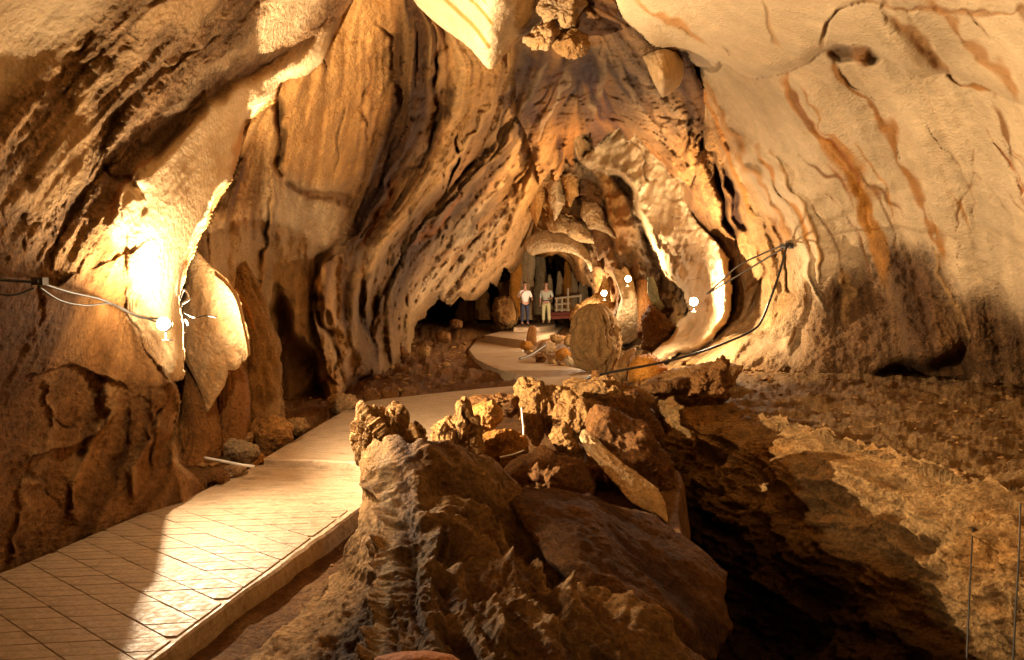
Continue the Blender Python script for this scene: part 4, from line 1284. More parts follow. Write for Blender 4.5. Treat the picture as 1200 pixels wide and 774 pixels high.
hb = blob('hanging_rock', [(440, -60), (478, -8), (490, 8), (512, 28), (532, 42), (552, 58), (573, 81), (578, 80), (590, 66), (603, 52), (613, 44), (630, 36), (640, 28), (655, 10), (664, -8), (680, -60), (600, -120)], 9, .15, ctrl=[(440, -60, 8.4), (480, -5, 9.2), (530, 40, 9.3), (573, 80, 9.0), (578, 40, 8.5), (588, 0, 8.0), (595, -60, 7.6), (612, 44, 9.6), (640, 25, 9.7), (665, -10, 9.3), (530, 0, 8.7), (620, 0, 9.0), (600, -120, 7.2)],
          cols=(CREAM * .8, CREAM * .68), lum=.03, fine=.012, back=1.6, center=(575, 10), jag=2, rgh=.2, pw=.4, ntheta=200, nr=60, label='pointed pale rock hanging from the ceiling with two ochre bands', cat='stalactite')
repaint(hb, [([(512, -10), (535, 12), (556, 32), (573, 55)], 2.6, OCHRE * .8, .9), ([(540, -10), (560, 8), (577, 28)], 2.0, OCHRE * .8, .9), ([(560, -6), (570, 4)], 1.5, OCHRE, .7), ([(612, 44), (600, 56), (580, 78)], 5, TAN, .6)])
blob('hanging_rock', [(613, 47), (622, 40), (634, 28), (648, 22), (655, 38), (648, 46), (640, 57), (625, 58)], 9.3, .35, cols=(CREAM * .9, OCHRE), lum=.12, fine=.05, nf=4, ridge=.05, label='rough cream knob beside the pointed hanging rock', cat='stalactite')
blob('hanging_rock', [(648, 50), (655, 40), (672, 34), (686, 42), (690, 54), (682, 64), (668, 66), (655, 61)], 9.6, .4, cols=(TAN, BROWN), lum=.10, fine=.05, nf=4, ridge=.06, label='round wrinkled brown lump hanging at the top centre', cat='stalactite')
blob('hanging_rock', [(635, -20), (628, 10), (640, 28), (655, 22), (662, 32), (672, 28), (682, 8), (690, -20)], 9.2, .4, cols=(TAN, GREY), lum=.15, fine=.04, nf=3, ridge=.08, label='folded grey-brown rock above the wrinkled lump', cat='stalactite')
blob('hanging_rock', [(682, -10), (700, -8), (704, 12), (706, 25), (700, 34), (690, 30), (684, 15)], 10.5, .3, cols=(OCHRE, CREAM * .8), lum=.1, fine=.04, ridge=.05, label='small ochre knob in the dark gap beside the ceiling edge', cat='stalactite')
blob('hanging_rock', [(753, 66), (762, 61), (778, 57), (792, 60), (801, 74), (801, 90), (796, 101), (786, 110), (776, 115), (769, 102), (762, 88)], 11, .5, ctrl=[(753, 66, 11.4), (775, 114, 11.2), (780, 90, 10.7), (800, 80, 11.8), (780, 60, 10.8), (795, 100, 11.7)], cols=(CREAM * .95, TAN), lum=.03, fine=.015, back=1.2, jag=1, rgh=.25, label='smooth pale pendant rock under the right ceiling edge', cat='stalactite')

# pale flake behind the near lamp, brown fins behind it
fl = blob('flowstone_flake', [(221, 300), (228, 292), (240, 304), (255, 318), (266, 328), (278, 346), (284, 366), (291, 392), (293, 416), (283, 424), (276, 434), (268, 434), (264, 452), (252, 470), (243, 486), (236, 462), (226, 440), (217, 424), (213, 385), (216, 345)], 7.3, .10,
          ctrl=[(221, 300, 8.0), (215, 380, 7.9), (230, 440, 7.8), (243, 484, 7.7), (290, 415, 7.75), (280, 350, 7.8), (250, 380, 7.7), (240, 310, 7.85)], cols=(CREAM * .8, TAN), lum=.06, fine=.03, ridge=.03, back=.5, jag=1.5, rgh=.35, center=(250, 385), ntheta=160, nr=50, label='pale pointed rock flake hanging right behind the near lamp', cat='flowstone')
for k in range(9):
    t = k / 8
    column('rib', [(250 + 10 * t, 322 + 8 * t, 7.68, 1.2), (259 + 15 * t, 345 + 5 * t, 7.66, 1.5), (263 + 20 * t, 378 + 4 * t, 7.64, 1.5), (266 + 23 * t, 400 + 14 * t, 7.66, 1.4), (272 + 14 * t, 428 - 4 * t, 7.72, .8)], cols=(CREAM * .8, OCHRE), flute=.05, nth=10, parent=fl)
repaint(fl, [([(240, 400), (250, 430), (243, 470)], 6, TAN, .6), ([(243, 395), (246, 420)], 4, CREAM * 1.2, .5)])
column('stalactite', [(275, 338, 8.2, 1.5), (284, 352, 8.2, 2.2), (292, 368, 8.2, 2.4), (298, 388, 8.2, .8)], cols=(OCHRE, TAN), label='thin ochre dripstone rib slanting beside the flake', nth=14)
column('rock_fin', [(276, 300, 9.9, 6), (288, 350, 9.6, 15), (296, 400, 9.4, 20), (298, 440, 9.3, 22), (298, 480, 9.2, 24), (298, 515, 9.0, 27), (298, 560, 8.8, 32)], cols=(TAN * .8, BROWN), flute=.28, dr=1.0, label='brown rock fin standing between the flake and the dark alcove', cat='rock', nth=60)
column('rock_fin', [(225, 430, 8.2, 8), (232, 470, 8.0, 16), (240, 510, 7.9, 18), (236, 545, 7.8, 22), (228, 590, 7.6, 28)], cols=(BROWN * 1.4, BROWN), flute=.12, dr=1.2, label='smooth brown rock foot below the pale flake', cat='rock', nth=60)
column('rock_fin', [(268, 420, 8.2, 10), (272, 460, 8.2, 17), (270, 510, 8.2, 20), (262, 560, 8.1, 24)], cols=(BROWN * 1.4, BROWN), flute=.12, dr=1.0, label='middle brown rock fold behind the cream rubble', cat='rock', nth=60)
column('stalagmite', [(318, 450, 9.4, 4), (318, 462, 9.4, 6), (318, 478, 9.4, 7), (318, 490, 9.4, 8)], cols=(BROWN * 1.3, BROWN), flute=.1, label='small brown stub at the mouth of the dark alcove', cat='stalagmite')

# ------------------------------------------------------------------ far formations in the gallery
FARC = (CREAM * .75, OCHRE * .8)
column('rock_column', [(604, 285, 33, 7), (606, 310, 33, 7), (604, 335, 33, 6), (604, 372, 33, 8)], M_FAR, (OCHRE * 1.3, OCHRE), flute=.12, label='amber dripstone column left of the two visitors', cat='column')
column('rock_column', [(615, 235, 31, 6), (616, 270, 32, 8), (618, 310, 33, 8), (617, 350, 33, 7), (617, 375, 33, 8)], M_FAR, FARC, flute=.14, label='tall pale dripstone column behind the white-shirted visitor', cat='column')
column('rock_column', [(632, 300, 36, 5), (634, 325, 36, 6), (633, 350, 36, 7), (633, 378, 36, 8)], M_FAR, FARC, flute=.14, label='knobbly tan column between the two visitors', cat='column', rings=.08)
column('rock_column', [(590, 330, 34, 7), (594, 345, 34, 7), (592, 360, 34, 9)], M_FAR, (BROWN, UMBER), flute=.2, label='dark stubby column above the round boulder', cat='column')
for i, (u, t, b, w, c, lb) in enumerate([(644, 322, 378, 3.5, FARC, 'slim stalagmite behind the right visitor'), (655, 318, 360, 4, FARC, 'knobbly stalagmite left of the white railing'), (664, 306, 362, 5, (OCHRE, BROWN), 'ochre stalagmite behind the white railing'), (672, 316, 358, 4, FARC, 'pale stalagmite at the right end of the railing'), (683, 322, 352, 5, (GREY, BROWN), 'grey fluted stub right of the railing'), (565, 338, 372, 8, (BROWN, UMBER), 'dark stub under the fringe of the curtain wall'), (545, 345, 375, 9, (BROWN * .8, UMBER), 'dark rock stub deep under the curtain wall')]):
    column('stalagmite', [(u, t, 35, w * .35), (u + 1, t + (b - t) * .3, 35, w * .8), (u, t + (b - t) * .7, 35, w), (u, b + 3, 35, w * 1.3)], M_FAR, c, flute=.15, rings=.08, label=lb, cat='stalagmite')
column('flowstone_arch', [(620, 292, 29, 9), (634, 284, 28.5, 12), (652, 283, 28, 11), (668, 287, 27.6, 9), (682, 296, 27.3, 6), (690, 306, 27, 3.5), (693, 318, 27, 1)], M_FAR, (CREAM, CREAM * .8), flute=.05, lum=.04, label='white curved flowstone arch above the railing', cat='flowstone', nth=48)
blob('hanging_rock', [(640, 262), (655, 250), (668, 258), (680, 262), (692, 270), (700, 284), (684, 282), (660, 272), (645, 272)], 26.5, .8, M_FAR, (CREAM * .8, TAN), lum=.25, fine=.1, nf=1.2, ridge=.2, label='ragged tan ledge above the white arch', cat='stalactite')
blob('hanging_rock', [(684, 236), (700, 240), (708, 250), (712, 266), (722, 272), (728, 286), (716, 276), (700, 268), (690, 268), (680, 252)], 25, .7, M_FAR, (CREAM * .8, TAN), lum=.2, fine=.1, nf=1.2, label='tan hooked dripstone flap in front of the grey hollow', cat='stalactite')
for ol, Y, c, lb in [([(622, 205), (632, 196), (640, 206), (641, 226), (634, 246), (628, 266), (622, 248), (618, 226)], 26, (TAN, OCHRE), 'ochre hanging blade at the narrow top of the gallery'), ([(642, 208), (654, 200), (662, 212), (664, 232), (656, 250), (650, 258), (645, 240)], 25.4, (CREAM * .75, TAN), 'cream hanging blade above the ragged ledge'),
                     ([(660, 196), (672, 190), (678, 206), (676, 226), (668, 244), (662, 228), (657, 210)], 25, (OCHRE, TAN), 'orange hanging blade under the vault folds'), ([(678, 208), (692, 206), (702, 222), (708, 240), (700, 252), (690, 246), (682, 232)], 25.5, (GREY, BROWN), 'grey hanging flap right of the orange one'),
                     ([(697, 250), (712, 256), (722, 272), (724, 296), (716, 312), (708, 300), (700, 306), (695, 280)], 25.8, (GREY, BROWN), 'broad grey dripstone above the two far lamps'), ([(722, 262), (738, 264), (746, 284), (748, 306), (740, 318), (732, 308), (724, 312), (720, 290)], 25.2, (GREY * .8, BROWN), 'dark grey dripstone above the middle lamp')]:
    blob('stalactite', ol, Y, .45, M_FAR, c, lum=.12, fine=.06, nf=1.5, flute=.5, ridge=.1, ntheta=90, nr=26, jag=2.5, label=lb, cat='stalactite')
blob('flowstone_shell', [(667, 372), (674, 358), (690, 349), (701, 342), (705, 330), (709, 322), (714, 333), (716, 352), (713, 372), (716, 392), (708, 405), (690, 400), (672, 388)], 23.6, .5, M_FAR, (TAN * 1.1, TAN), lum=.06, fine=.02, nf=1.2, label='tan curved flowstone shell at the foot of the left far lamp', cat='flowstone', center=(696, 372))
blob('flowstone_shell', [(716, 318), (722, 315), (727, 317), (733, 312), (738, 320), (743, 332), (747, 350), (752, 365), (752, 380), (753, 392), (742, 400), (722, 408), (712, 404), (714, 390), (722, 372), (728, 350), (724, 334)], 22.4, .4, M_FAR, (CREAM, CREAM * .85), lum=.06, fine=.02, nf=1.2, label='bright cream curved flowstone below the middle lamp', cat='flowstone', center=(735, 362))
blob('rock', [(752, 372), (760, 358), (772, 362), (784, 374), (792, 384), (784, 398), (768, 412), (752, 410)], 20.2, .6, M_FAR, (GREY, BROWN), lum=.15, fine=.06, flute=.4, label='fluted grey rock between the middle and right lamps', cat='rock')
column('rock_column', [(762, 325, 21, 3), (764, 340, 21, 5), (768, 352, 21, 4), (776, 362, 21, 3)], M_FAR, (np.array((.36, .36, .2)), GREY), flute=.2, label='greenish thin rock spur between the lamps', cat='rock')
column('rock_column', [(752, 330, 22.5, 5), (756, 360, 22, 7), (758, 395, 21, 9)], M_FAR, (BROWN, RUST), flute=.2, label='dark red-brown rock rib right of the cream flowstone', cat='rock')
blob('boulder', [(577, 358), (582, 349), (590, 346), (600, 350), (606, 362), (606, 378), (598, 387), (586, 386), (578, 376)], 31, .9, M_FAR, (TAN, BROWN), lum=.2, fine=.06, flute=.3, label='round brown boulder left of the visitors', cat='boulder')
column('stalagmite', [(697, 356, 15.6, 5), (697, 362, 15.6, 12), (696, 378, 15.6, 19), (697, 400, 15.6, 21), (700, 420, 15.6, 19), (702, 431, 15.6, 14), (702, 438, 15.6, 8)], M_ROCK, (TAN * .75, BROWN * .6), flute=.3, lum=.09, dr=.8, label='tall oval brown stalagmite standing beside the walkway', cat='stalagmite', nth=90, stepm=1.5)
blob('rock', [(716, 398), (723, 402), (726, 415), (720, 428), (712, 424)], 15.7, .25, cols=(OCHRE, BROWN), lum=.05, label='small ochre rock against the oval stalagmite', cat='rock')
column('stalagmite', [(624, 382, 21.5, 3), (624, 386, 21.5, 4.6), (623, 396, 21.5, 5.5), (623, 405, 21.5, 6)], M_ROCK, (BROWN * 1.4, BROWN), flute=.06, label='short brown stalagmite on the bend of the walkway', nth=30, cat='stalagmite')
rr = random.Random(5)
RUB = [(617, 405, 7, 19, 'ochre rock at the foot of the short stalagmite', OCHRE), (641, 408, 10, 19, 'pinkish rubble lump between walkway and oval stalagmite', PINK), (652, 398, 8, 20, 'tan rubble lump behind the pinkish one', TAN), (634, 420, 7, 18, 'brown rubble lump at the walkway edge', BROWN), (660, 415, 9, 17.5, 'orange lump just left of the oval stalagmite', OCHRE), (668, 424, 7, 17, 'cream lump at the base of the oval stalagmite', CREAM * .8), (648, 424, 6, 17.5, 'small tan lump nearest the walkway corner', TAN), (668, 400, 8, 19, 'tan lump behind the oval stalagmite on its left', TAN),
       (498, 412, 8, 18, 'pale stone lying on the dirt left of the far walkway', TAN), (520, 395, 9, 23, 'brown stone under the curtain fringe', BROWN), (470, 415, 10, 18, 'low brown stone at the foot of the curtain wall', BROWN), (535, 380, 8, 27, 'dark stone deep under the curtain fringe', BROWN)]
for u, v, r, Y, lb, c in RUB:
    ol = [(u + r * math.cos(a) * rr.uniform(.8, 1.2), v + r * .8 * math.sin(a) * rr.uniform(.8, 1.2)) for a in np.linspace(0, 6.28, 11)[:-1]]
    blob('rock', ol, Y, r * Y / F, cols=(c, c * .6), lum=r * Y / F * .25, fine=r * Y / F * .1, nf=3, ntheta=60, nr=16, ridge=.04, label=lb, cat='rock')
blob('flowstone_mound', [(737, 448), (737, 428), (745, 417), (760, 415), (772, 420), (782, 432), (778, 448), (758, 456)], 14.2, .5, cols=(OCHRE * 1.3, OCHRE), lum=.04, fine=.02, flute=.2, label='orange ribbed flowstone mound left of the black cable', cat='flowstone')
blob('rock', [(718, 440), (722, 425), (735, 412), (745, 408), (742, 420), (736, 432), (736, 450), (726, 456)], 14.6, .4, cols=(TAN, BROWN), lum=.08, flute=.3, label='tan rock spur between the oval stalagmite and orange mound', cat='rock')
blob('rock_ledge', [(736, 452), (760, 444), (790, 432), (830, 426), (852, 424), (870, 430), (860, 452), (815, 460), (770, 462)], 13.4, .5, cols=(TAN, BROWN), lum=.10, fine=.05, flute=.3, ridge=.06, label='drip-fringed brown ledge under the black cable', cat='rock')

# ------------------------------------------------------------------ foreground rocks
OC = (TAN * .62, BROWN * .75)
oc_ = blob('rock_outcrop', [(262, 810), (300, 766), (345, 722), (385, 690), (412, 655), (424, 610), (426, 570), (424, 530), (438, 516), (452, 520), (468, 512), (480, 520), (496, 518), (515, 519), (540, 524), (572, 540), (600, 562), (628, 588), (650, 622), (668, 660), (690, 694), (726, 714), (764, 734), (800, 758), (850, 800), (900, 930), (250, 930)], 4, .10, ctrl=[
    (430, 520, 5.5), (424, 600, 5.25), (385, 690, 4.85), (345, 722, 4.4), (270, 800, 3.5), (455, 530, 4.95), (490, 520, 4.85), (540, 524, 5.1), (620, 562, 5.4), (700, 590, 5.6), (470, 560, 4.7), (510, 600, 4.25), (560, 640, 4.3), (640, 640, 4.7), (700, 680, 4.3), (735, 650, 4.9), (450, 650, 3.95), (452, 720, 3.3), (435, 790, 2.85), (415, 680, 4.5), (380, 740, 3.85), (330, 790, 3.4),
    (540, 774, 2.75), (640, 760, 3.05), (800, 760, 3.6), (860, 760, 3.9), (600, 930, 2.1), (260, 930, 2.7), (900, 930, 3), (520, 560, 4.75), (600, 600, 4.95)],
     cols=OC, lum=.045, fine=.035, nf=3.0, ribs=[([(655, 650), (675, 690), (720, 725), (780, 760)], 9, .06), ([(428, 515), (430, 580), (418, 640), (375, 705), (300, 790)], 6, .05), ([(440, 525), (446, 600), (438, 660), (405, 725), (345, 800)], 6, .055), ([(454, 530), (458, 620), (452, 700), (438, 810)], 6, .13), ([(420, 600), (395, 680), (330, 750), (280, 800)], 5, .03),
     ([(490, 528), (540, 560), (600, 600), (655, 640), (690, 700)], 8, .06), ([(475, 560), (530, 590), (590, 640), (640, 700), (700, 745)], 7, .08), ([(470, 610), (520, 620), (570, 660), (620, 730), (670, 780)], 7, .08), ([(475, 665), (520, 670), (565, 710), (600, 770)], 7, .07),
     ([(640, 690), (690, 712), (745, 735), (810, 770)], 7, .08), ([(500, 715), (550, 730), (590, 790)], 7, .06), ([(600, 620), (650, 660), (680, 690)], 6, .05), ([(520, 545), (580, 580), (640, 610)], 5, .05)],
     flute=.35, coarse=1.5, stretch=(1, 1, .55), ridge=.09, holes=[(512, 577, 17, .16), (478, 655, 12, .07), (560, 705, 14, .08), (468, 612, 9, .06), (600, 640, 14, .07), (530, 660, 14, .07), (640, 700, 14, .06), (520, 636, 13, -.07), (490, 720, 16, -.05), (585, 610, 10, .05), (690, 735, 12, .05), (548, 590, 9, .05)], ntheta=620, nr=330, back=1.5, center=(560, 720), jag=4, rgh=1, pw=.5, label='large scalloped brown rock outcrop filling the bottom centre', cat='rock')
repaint(oc_, [([(432, 520), (440, 580), (432, 640), (405, 690), (360, 735), (300, 790)], 26, TAN * 1.15, .55), ([(450, 540), (456, 620), (450, 700), (440, 770)], 8, CREAM * .7, .5), ([(560, 700), (620, 640), (600, 590)], 22, BROWN * .8, .5)])  # left face painted lighter as if lamp-lit, top browner
blob('rock_pinnacle', [(422, 540), (420, 515), (421, 492), (424, 474), (432, 488), (441, 484), (450, 480), (461, 476), (469, 479), (472, 492), (478, 504), (486, 500), (494, 506), (500, 520), (492, 540), (460, 550)], 5.65, .28, cols=(TAN * 1.05, BROWN), lum=.10, fine=.03, nf=7, ridge=.14, stretch=(1, 1, .3), jag=7, ntheta=220, nr=70, rgh=1, center=(455, 520), label='jagged rock crest beside the walkway at the outcrop top', cat='rock')
blob('rock_pinnacle', [(506, 512), (512, 498), (520, 494), (532, 492), (538, 480), (541, 466), (546, 466), (548, 478), (556, 494), (562, 510), (564, 530), (540, 540), (515, 530)], 6.5, .25, cols=(TAN * 1.05, BROWN), lum=.09, fine=.03, nf=7, ridge=.12, stretch=(1, 1, .3), jag=6, ntheta=200, nr=60, rgh=1, center=(538, 512), label='small jagged rock spike in the middle of the gap', cat='rock')
blob('rock', [(548, 482), (560, 474), (578, 470), (586, 480), (592, 492), (580, 502), (562, 504), (552, 496)], 7.6, .28, cols=(OCHRE * 1.1, TAN), lum=.05, fine=.03, nf=5, ridge=.05, rgh=1, label='crumbly ochre rock behind the small spike', cat='rock')
blob('rock', [(540, 470), (556, 464), (574, 465), (612, 464), (616, 478), (596, 488), (560, 480)], 8.3, .4, cols=(BROWN, MUD), lum=.08, fine=.04, ridge=.05, rgh=1, label='dark flat rubble along the walkway edge', cat='rock')
blob('rock', [(560, 515), (578, 505), (600, 505), (615, 520), (618, 560), (600, 575), (570, 560)], 7.0, .4, cols=(OCHRE, BROWN), lum=.12, fine=.05, ridge=.12, nf=4, rgh=1, label='rust-stained broken rock in the hollow behind the outcrop', cat='rock')
blob('rock', [(580, 560), (600, 540), (640, 525), (680, 540), (700, 575), (690, 610), (600, 600)], 6.6, .5, cols=(BROWN, UMBER * 1.3), lum=.12, fine=.04, ridge=.08, rgh=.9, label='dark brown rock hump below the broken rocks', cat='rock')
blob('boulder', [(640, 660), (604, 590), (612, 570), (648, 574), (690, 577), (716, 590), (745, 600), (790, 622), (832, 655), (852, 672), (845, 700), (856, 735), (838, 775), (790, 800), (720, 760), (680, 700)], 4.7, .35, ctrl=[(640, 600, 4.9), (690, 580, 5.4), (760, 606, 5.7), (850, 680, 5.2), (750, 680, 4.5), (700, 630, 4.7), (690, 690, 4.0), (840, 770, 4.3), (740, 760, 3.6)],
     cols=(BROWN * .7, BROWN * .42), lum=.09, fine=.02, nf=2.0, ridge=.04, coarse=.4, ntheta=240, nr=90, jag=3, rgh=.9, center=(745, 680), label='big dark smooth boulder lying right of the outcrop', cat='boulder')
blob('leaning_rock', [(679, 512), (683, 503), (692, 506), (706, 522), (730, 542), (752, 558), (772, 574), (781, 592), (783, 614), (770, 604), (752, 596), (736, 586), (716, 562), (698, 540), (686, 528)], 6.6, .06, ctrl=[(683, 505, 7.0), (730, 550, 6.6), (780, 590, 6.3), (760, 600, 6.1), (700, 540, 6.7)], cols=(CREAM * .95, TAN), lum=.04, fine=.03, nf=5, back=.30, ntheta=160, nr=40, jag=2, rgh=.6, label='pale thin rock blade leaning to the right', cat='rock')
blob('leaning_rock', [(648, 515), (650, 500), (660, 494), (670, 512), (680, 530), (684, 548), (686, 566), (674, 560), (666, 545), (656, 530)], 7.2, .10, cols=(TAN, BROWN), lum=.06, fine=.04, nf=6, ridge=.1, back=.3, jag=3, rgh=1, label='narrow pitted rock blade left of the pale one', cat='rock')
blob('rock', [(690, 560), (684, 500), (700, 478), (728, 484), (752, 500), (772, 520), (786, 548), (794, 590), (800, 640), (790, 680), (760, 640), (730, 600)], 7.3, .5, cols=(BROWN, UMBER * 1.4), lum=.12, fine=.03, nf=3, ridge=.12, ntheta=200, nr=70, jag=3, rgh=.8, label='scalloped dark rock behind the pale blade', cat='rock')
blob('rock', [(612, 470), (608, 456), (618, 447), (632, 452), (645, 456), (660, 462), (664, 480), (655, 500), (645, 512), (636, 500), (628, 520), (618, 505)], 8.2, .35, cols=(TAN, BROWN), lum=.12, fine=.03, nf=4.5, ridge=.14, stretch=(1, 1, .4), jag=5, ntheta=180, nr=50, rgh=1, label='hollowed tan rock at the corner of the walkway', cat='rock')
blob('rock', [(650, 500), (652, 478), (664, 462), (684, 466), (700, 476), (706, 490), (690, 500), (680, 515), (664, 505)], 8.0, .35, cols=(TAN, BROWN), lum=.12, fine=.03, nf=4.5, ridge=.14, stretch=(1, 1, .4), jag=5, ntheta=160, nr=50, rgh=1, label='knobbly tan rock above the leaning blades', cat='rock')
blob('rock', [(655, 458), (670, 444), (690, 450), (708, 446), (726, 452), (752, 458), (764, 470), (740, 482), (700, 478), (670, 472)], 9.2, .4, cols=(TAN * .9, BROWN), lum=.12, fine=.05, nf=4, ridge=.12, jag=3, ntheta=160, nr=40, rgh=1, label='low broken rock ridge before the oval stalagmite', cat='rock')
blob('rock', [(700, 476), (722, 466), (742, 462), (762, 478), (775, 500), (782, 530), (760, 530), (735, 505)], 9.0, .5, cols=(BROWN, UMBER * 1.3), lum=.12, fine=.05, nf=3, ridge=.1, jag=3, rgh=1, label='dark rock wall at the head of the ravine', cat='rock')
blob('rock', [(738, 456), (760, 448), (800, 444), (806, 456), (780, 466), (750, 466)], 10.8, .4, cols=(BROWN, MUD), lum=.08, fine=.04, ridge=.08, rgh=1, label='flat dark slab bridging the ravine head', cat='rock')
blob('rock', [(796, 470), (795, 452), (806, 444), (818, 436), (830, 440), (838, 428), (846, 420), (853, 424), (854, 445), (852, 468), (835, 478), (815, 476)], 11.0, .45, cols=(BROWN * 1.3, BROWN), lum=.12, fine=.06, nf=4, ridge=.14, jag=3, rgh=1, label='knobbly brown rock with an upright stub on the shelf edge', cat='rock')
column('stalagmite', [(697, 434, 11.5, 3), (698, 442, 11.5, 5), (699, 452, 11.5, 6), (699, 462, 11.5, 8)], cols=(BROWN * 1.3, BROWN), flute=.1, label='dark stub in front of the oval stalagmite', cat='stalagmite')
blob('rock', [(425, 790), (440, 770), (470, 763), (500, 762), (530, 767), (548, 780), (550, 800), (430, 800)], 1.75, .12, cols=(np.array((.42, .2, .1)), RUST), lum=.01, fine=.004, jag=.5, rgh=.3, label='rounded terracotta stone cut by the bottom edge of the picture', cat='rock')
# rocks by the left wall
ROCKS = [([(264, 521), (270, 517), (288, 518), (300, 524), (303, 534), (296, 546), (280, 545), (266, 540)], 7.75, CREAM * .85, 'cream rubble block at the left wall foot'), ([(256, 560), (262, 549), (275, 545), (288, 548), (286, 556), (270, 568)], 7.3, PINK * 1.1, 'pinkish block lying below the cream one'),
         ([(290, 519), (292, 500), (300, 491), (316, 488), (330, 490), (340, 500), (343, 514), (334, 524), (314, 532), (298, 530)], 8.4, mixc(OCHRE, TAN, .5), 'rough orange boulder beside the walkway'), ([(332, 500), (340, 492), (354, 492), (362, 500), (352, 508), (340, 510)], 9.2, TAN, 'tan rubble behind the orange boulder'),
         ([(383, 478), (385, 468), (398, 462), (412, 464), (424, 472), (410, 482), (394, 486)], 11.0, mixc(OCHRE, CREAM, .5), 'low smooth yellowish rock at the end of the alcove'), ([(292, 545), (296, 538), (306, 534), (312, 540), (306, 548), (296, 550)], 7.8, OCHRE, 'small rust-coloured stone under the orange boulder'),
         ([(284, 514), (288, 508), (296, 510), (296, 518), (288, 522)], 8.3, TAN, 'small tan stone wedged left of the orange boulder'), ([(244, 566), (250, 556), (260, 552), (266, 558), (262, 570)], 7.0, BROWN * 1.2, 'brown stone nearest the left wall corner')]
for ol, Y, c, lb in ROCKS:
    blob('rock', ol, Y, .22, cols=(c, c * .7), lum=.05, fine=.03, nf=5, ridge=.07, jag=2, ntheta=110, nr=32, rgh=1, label=lb, cat='rock')


# loose stones (too many to count) on the dirt and on the shelf
def gravel():
    r_ = np.random.default_rng(11)
    V, Fc, Cc = [], [], []
    base = np.array([(1, 0, 0), (-1, 0, 0), (0, 1, 0), (0, -1, 0), (0, 0, 1), (0, 0, -1), (.6, .6, .6), (-.6, .6, .6), (.6, -.6, .6), (-.6, -.6, .6)])
    tri = [(4, 6, 7), (4, 7, 9), (4, 9, 8), (4, 8, 6), (0, 2, 6), (1, 9, 7), (2, 1, 7), (2, 7, 6), (3, 8, 9), (3, 9, 1), (0, 8, 3), (0, 6, 8), (0, 5, 2), (2, 5, 1), (1, 5, 3), (3, 5, 0)]
    zones = [(-4.5, -.8, 11.5, 24, 420, .035), (3, 8.5, 5, 13.5, 500, .022), (-2.4, .2, 3.0, 6.5, 120, .013), (-3.6, -1.6, 7.4, 10.5, 160, .03), (.5, 5, 14, 22, 500, .05)]
    n = 0
    for x0, x1, y0, y1, k, s in zones:
        X = r_.uniform(x0, x1, k); Y = r_.uniform(y0, y1, k)
        z, _, _, _, kk, d = floor_z(X, Y)
        for x, y, zz, dd, q in zip(X, Y, z, d, kk):
            if s == .022 and dd < 0:
                continue
            sc = s * r_.lognormal(0, .5)
            R = base * r_.uniform(.6, 1.3, (10, 3)) * sc * np.array([1, 1, .6])
            a = r_.uniform(0, 6.28)
            M = np.array([[math.cos(a), -math.sin(a), 0], [math.sin(a), math.cos(a), 0], [0, 0, 1]])
            V.append(R @ M.T + np.array([x, y, zz + sc * .15]))
            Fc.append(np.array(tri) + n); n += 10
            Cc.append(np.tile(mixc(BROWN, TAN, np.array(r_.uniform(0, 1))), (10, 1)))
    o = link('gravel', np.concatenate(V), np.concatenate(Fc), M_FLOOR, col=np.concatenate(Cc), smooth=False)
    tag(o, 'loose stones and rubble scattered over the dirt floor', 'gravel', None, 'stuff')


gravel()


# ------------------------------------------------------------------ cables, pipe, bolts
def cable(name, pts, r, m, label, cat='cable', n=40, parent=None, sag=0):
    q = smooth_line(pts, n)
    p = P(q[:, 0], q[:, 1], q[:, 2])
    v, f = tube_vf(p, r, 6)
    o = link(name, v, f, m, parent)
    if not parent:
        tag(o, label, cat)
    return o


cable('cable', [(-20, 326, 3.7), (10, 329, 3.8), (45, 331, 3.9)], .008, M_BLACK, 'upper dark cable along the left wall ending at the clamp')
cable('cable', [(-20, 342, 3.7), (15, 346, 3.8), (40, 338, 3.9)], .006, M_BLACK, 'lower thin cable along the left edge of the picture')
cable('cable', [(45, 331, 3.9), (80, 342, 4.4), (115, 350, 4.9), (140, 360, 5.3), (165, 372, 5.6), (200, 374, 5.9)], .008, M_BLACK, 'dark cable running from the clamp to the near lamp')
cable('cable', [(45, 336, 3.9), (70, 352, 4.3), (100, 358, 4.7), (128, 356, 5.1), (150, 366, 5.4), (185, 378, 5.8)], .006, M_BLACK, 'thinner second cable sagging below the first to the near lamp')
cl = empty('cable_clamp', P(46, 330, 3.9)); tag(cl, 'small metal cable clamp on the left wall', 'clamp')
link('plate', *box_vf(-.03, .03, -.02, .03, -.02, .02), M_METAL, cl, smooth=False)
link('bolt', *box_vf(.01, .02, -.045, -.02, -.008, .008), M_BLACK, cl, smooth=False)
ylp = float(pA[1]) - .15
cable('cable', [(207, 372, ylp), (212, 358, ylp - .1), (222, 350, ylp + .05), (216, 340, ylp + .1), (210, 352, ylp + .1)], .009, M_BLACK, 'loop of dark cable above the near lamp')
cable('cable', [(215, 366, ylp), (228, 372, ylp + .15), (242, 370, ylp + .3), (254, 372, ylp + .4)], .007, M_BLACK, 'thin cable curling right from the near lamp')
cable('lamp_pole', [(208, 366, ylp + .02), (210, 390, ylp + .03), (212, 414, ylp + .04)], .014, M_METAL, 'short grey metal rod hanging beside the near lamp', 'pole', n=6)
cable('pipe', [(240, 537, 7.1), (262, 541, 7.05), (282, 545, 7.0), (298, 547, 7.0)], .016, M_WHITE, 'white plastic pipe sticking out of the left rubble', 'pipe', n=12)
an = empty('wall_anchor', P(922, 288, wallY(922, 288) - .25)); tag(an, 'dark metal anchor with clamps bolted to the right wall', 'anchor')
link('bar', *box_vf(-.14, .14, -.02, .03, -.02, .02), M_METAL, an, smooth=False)
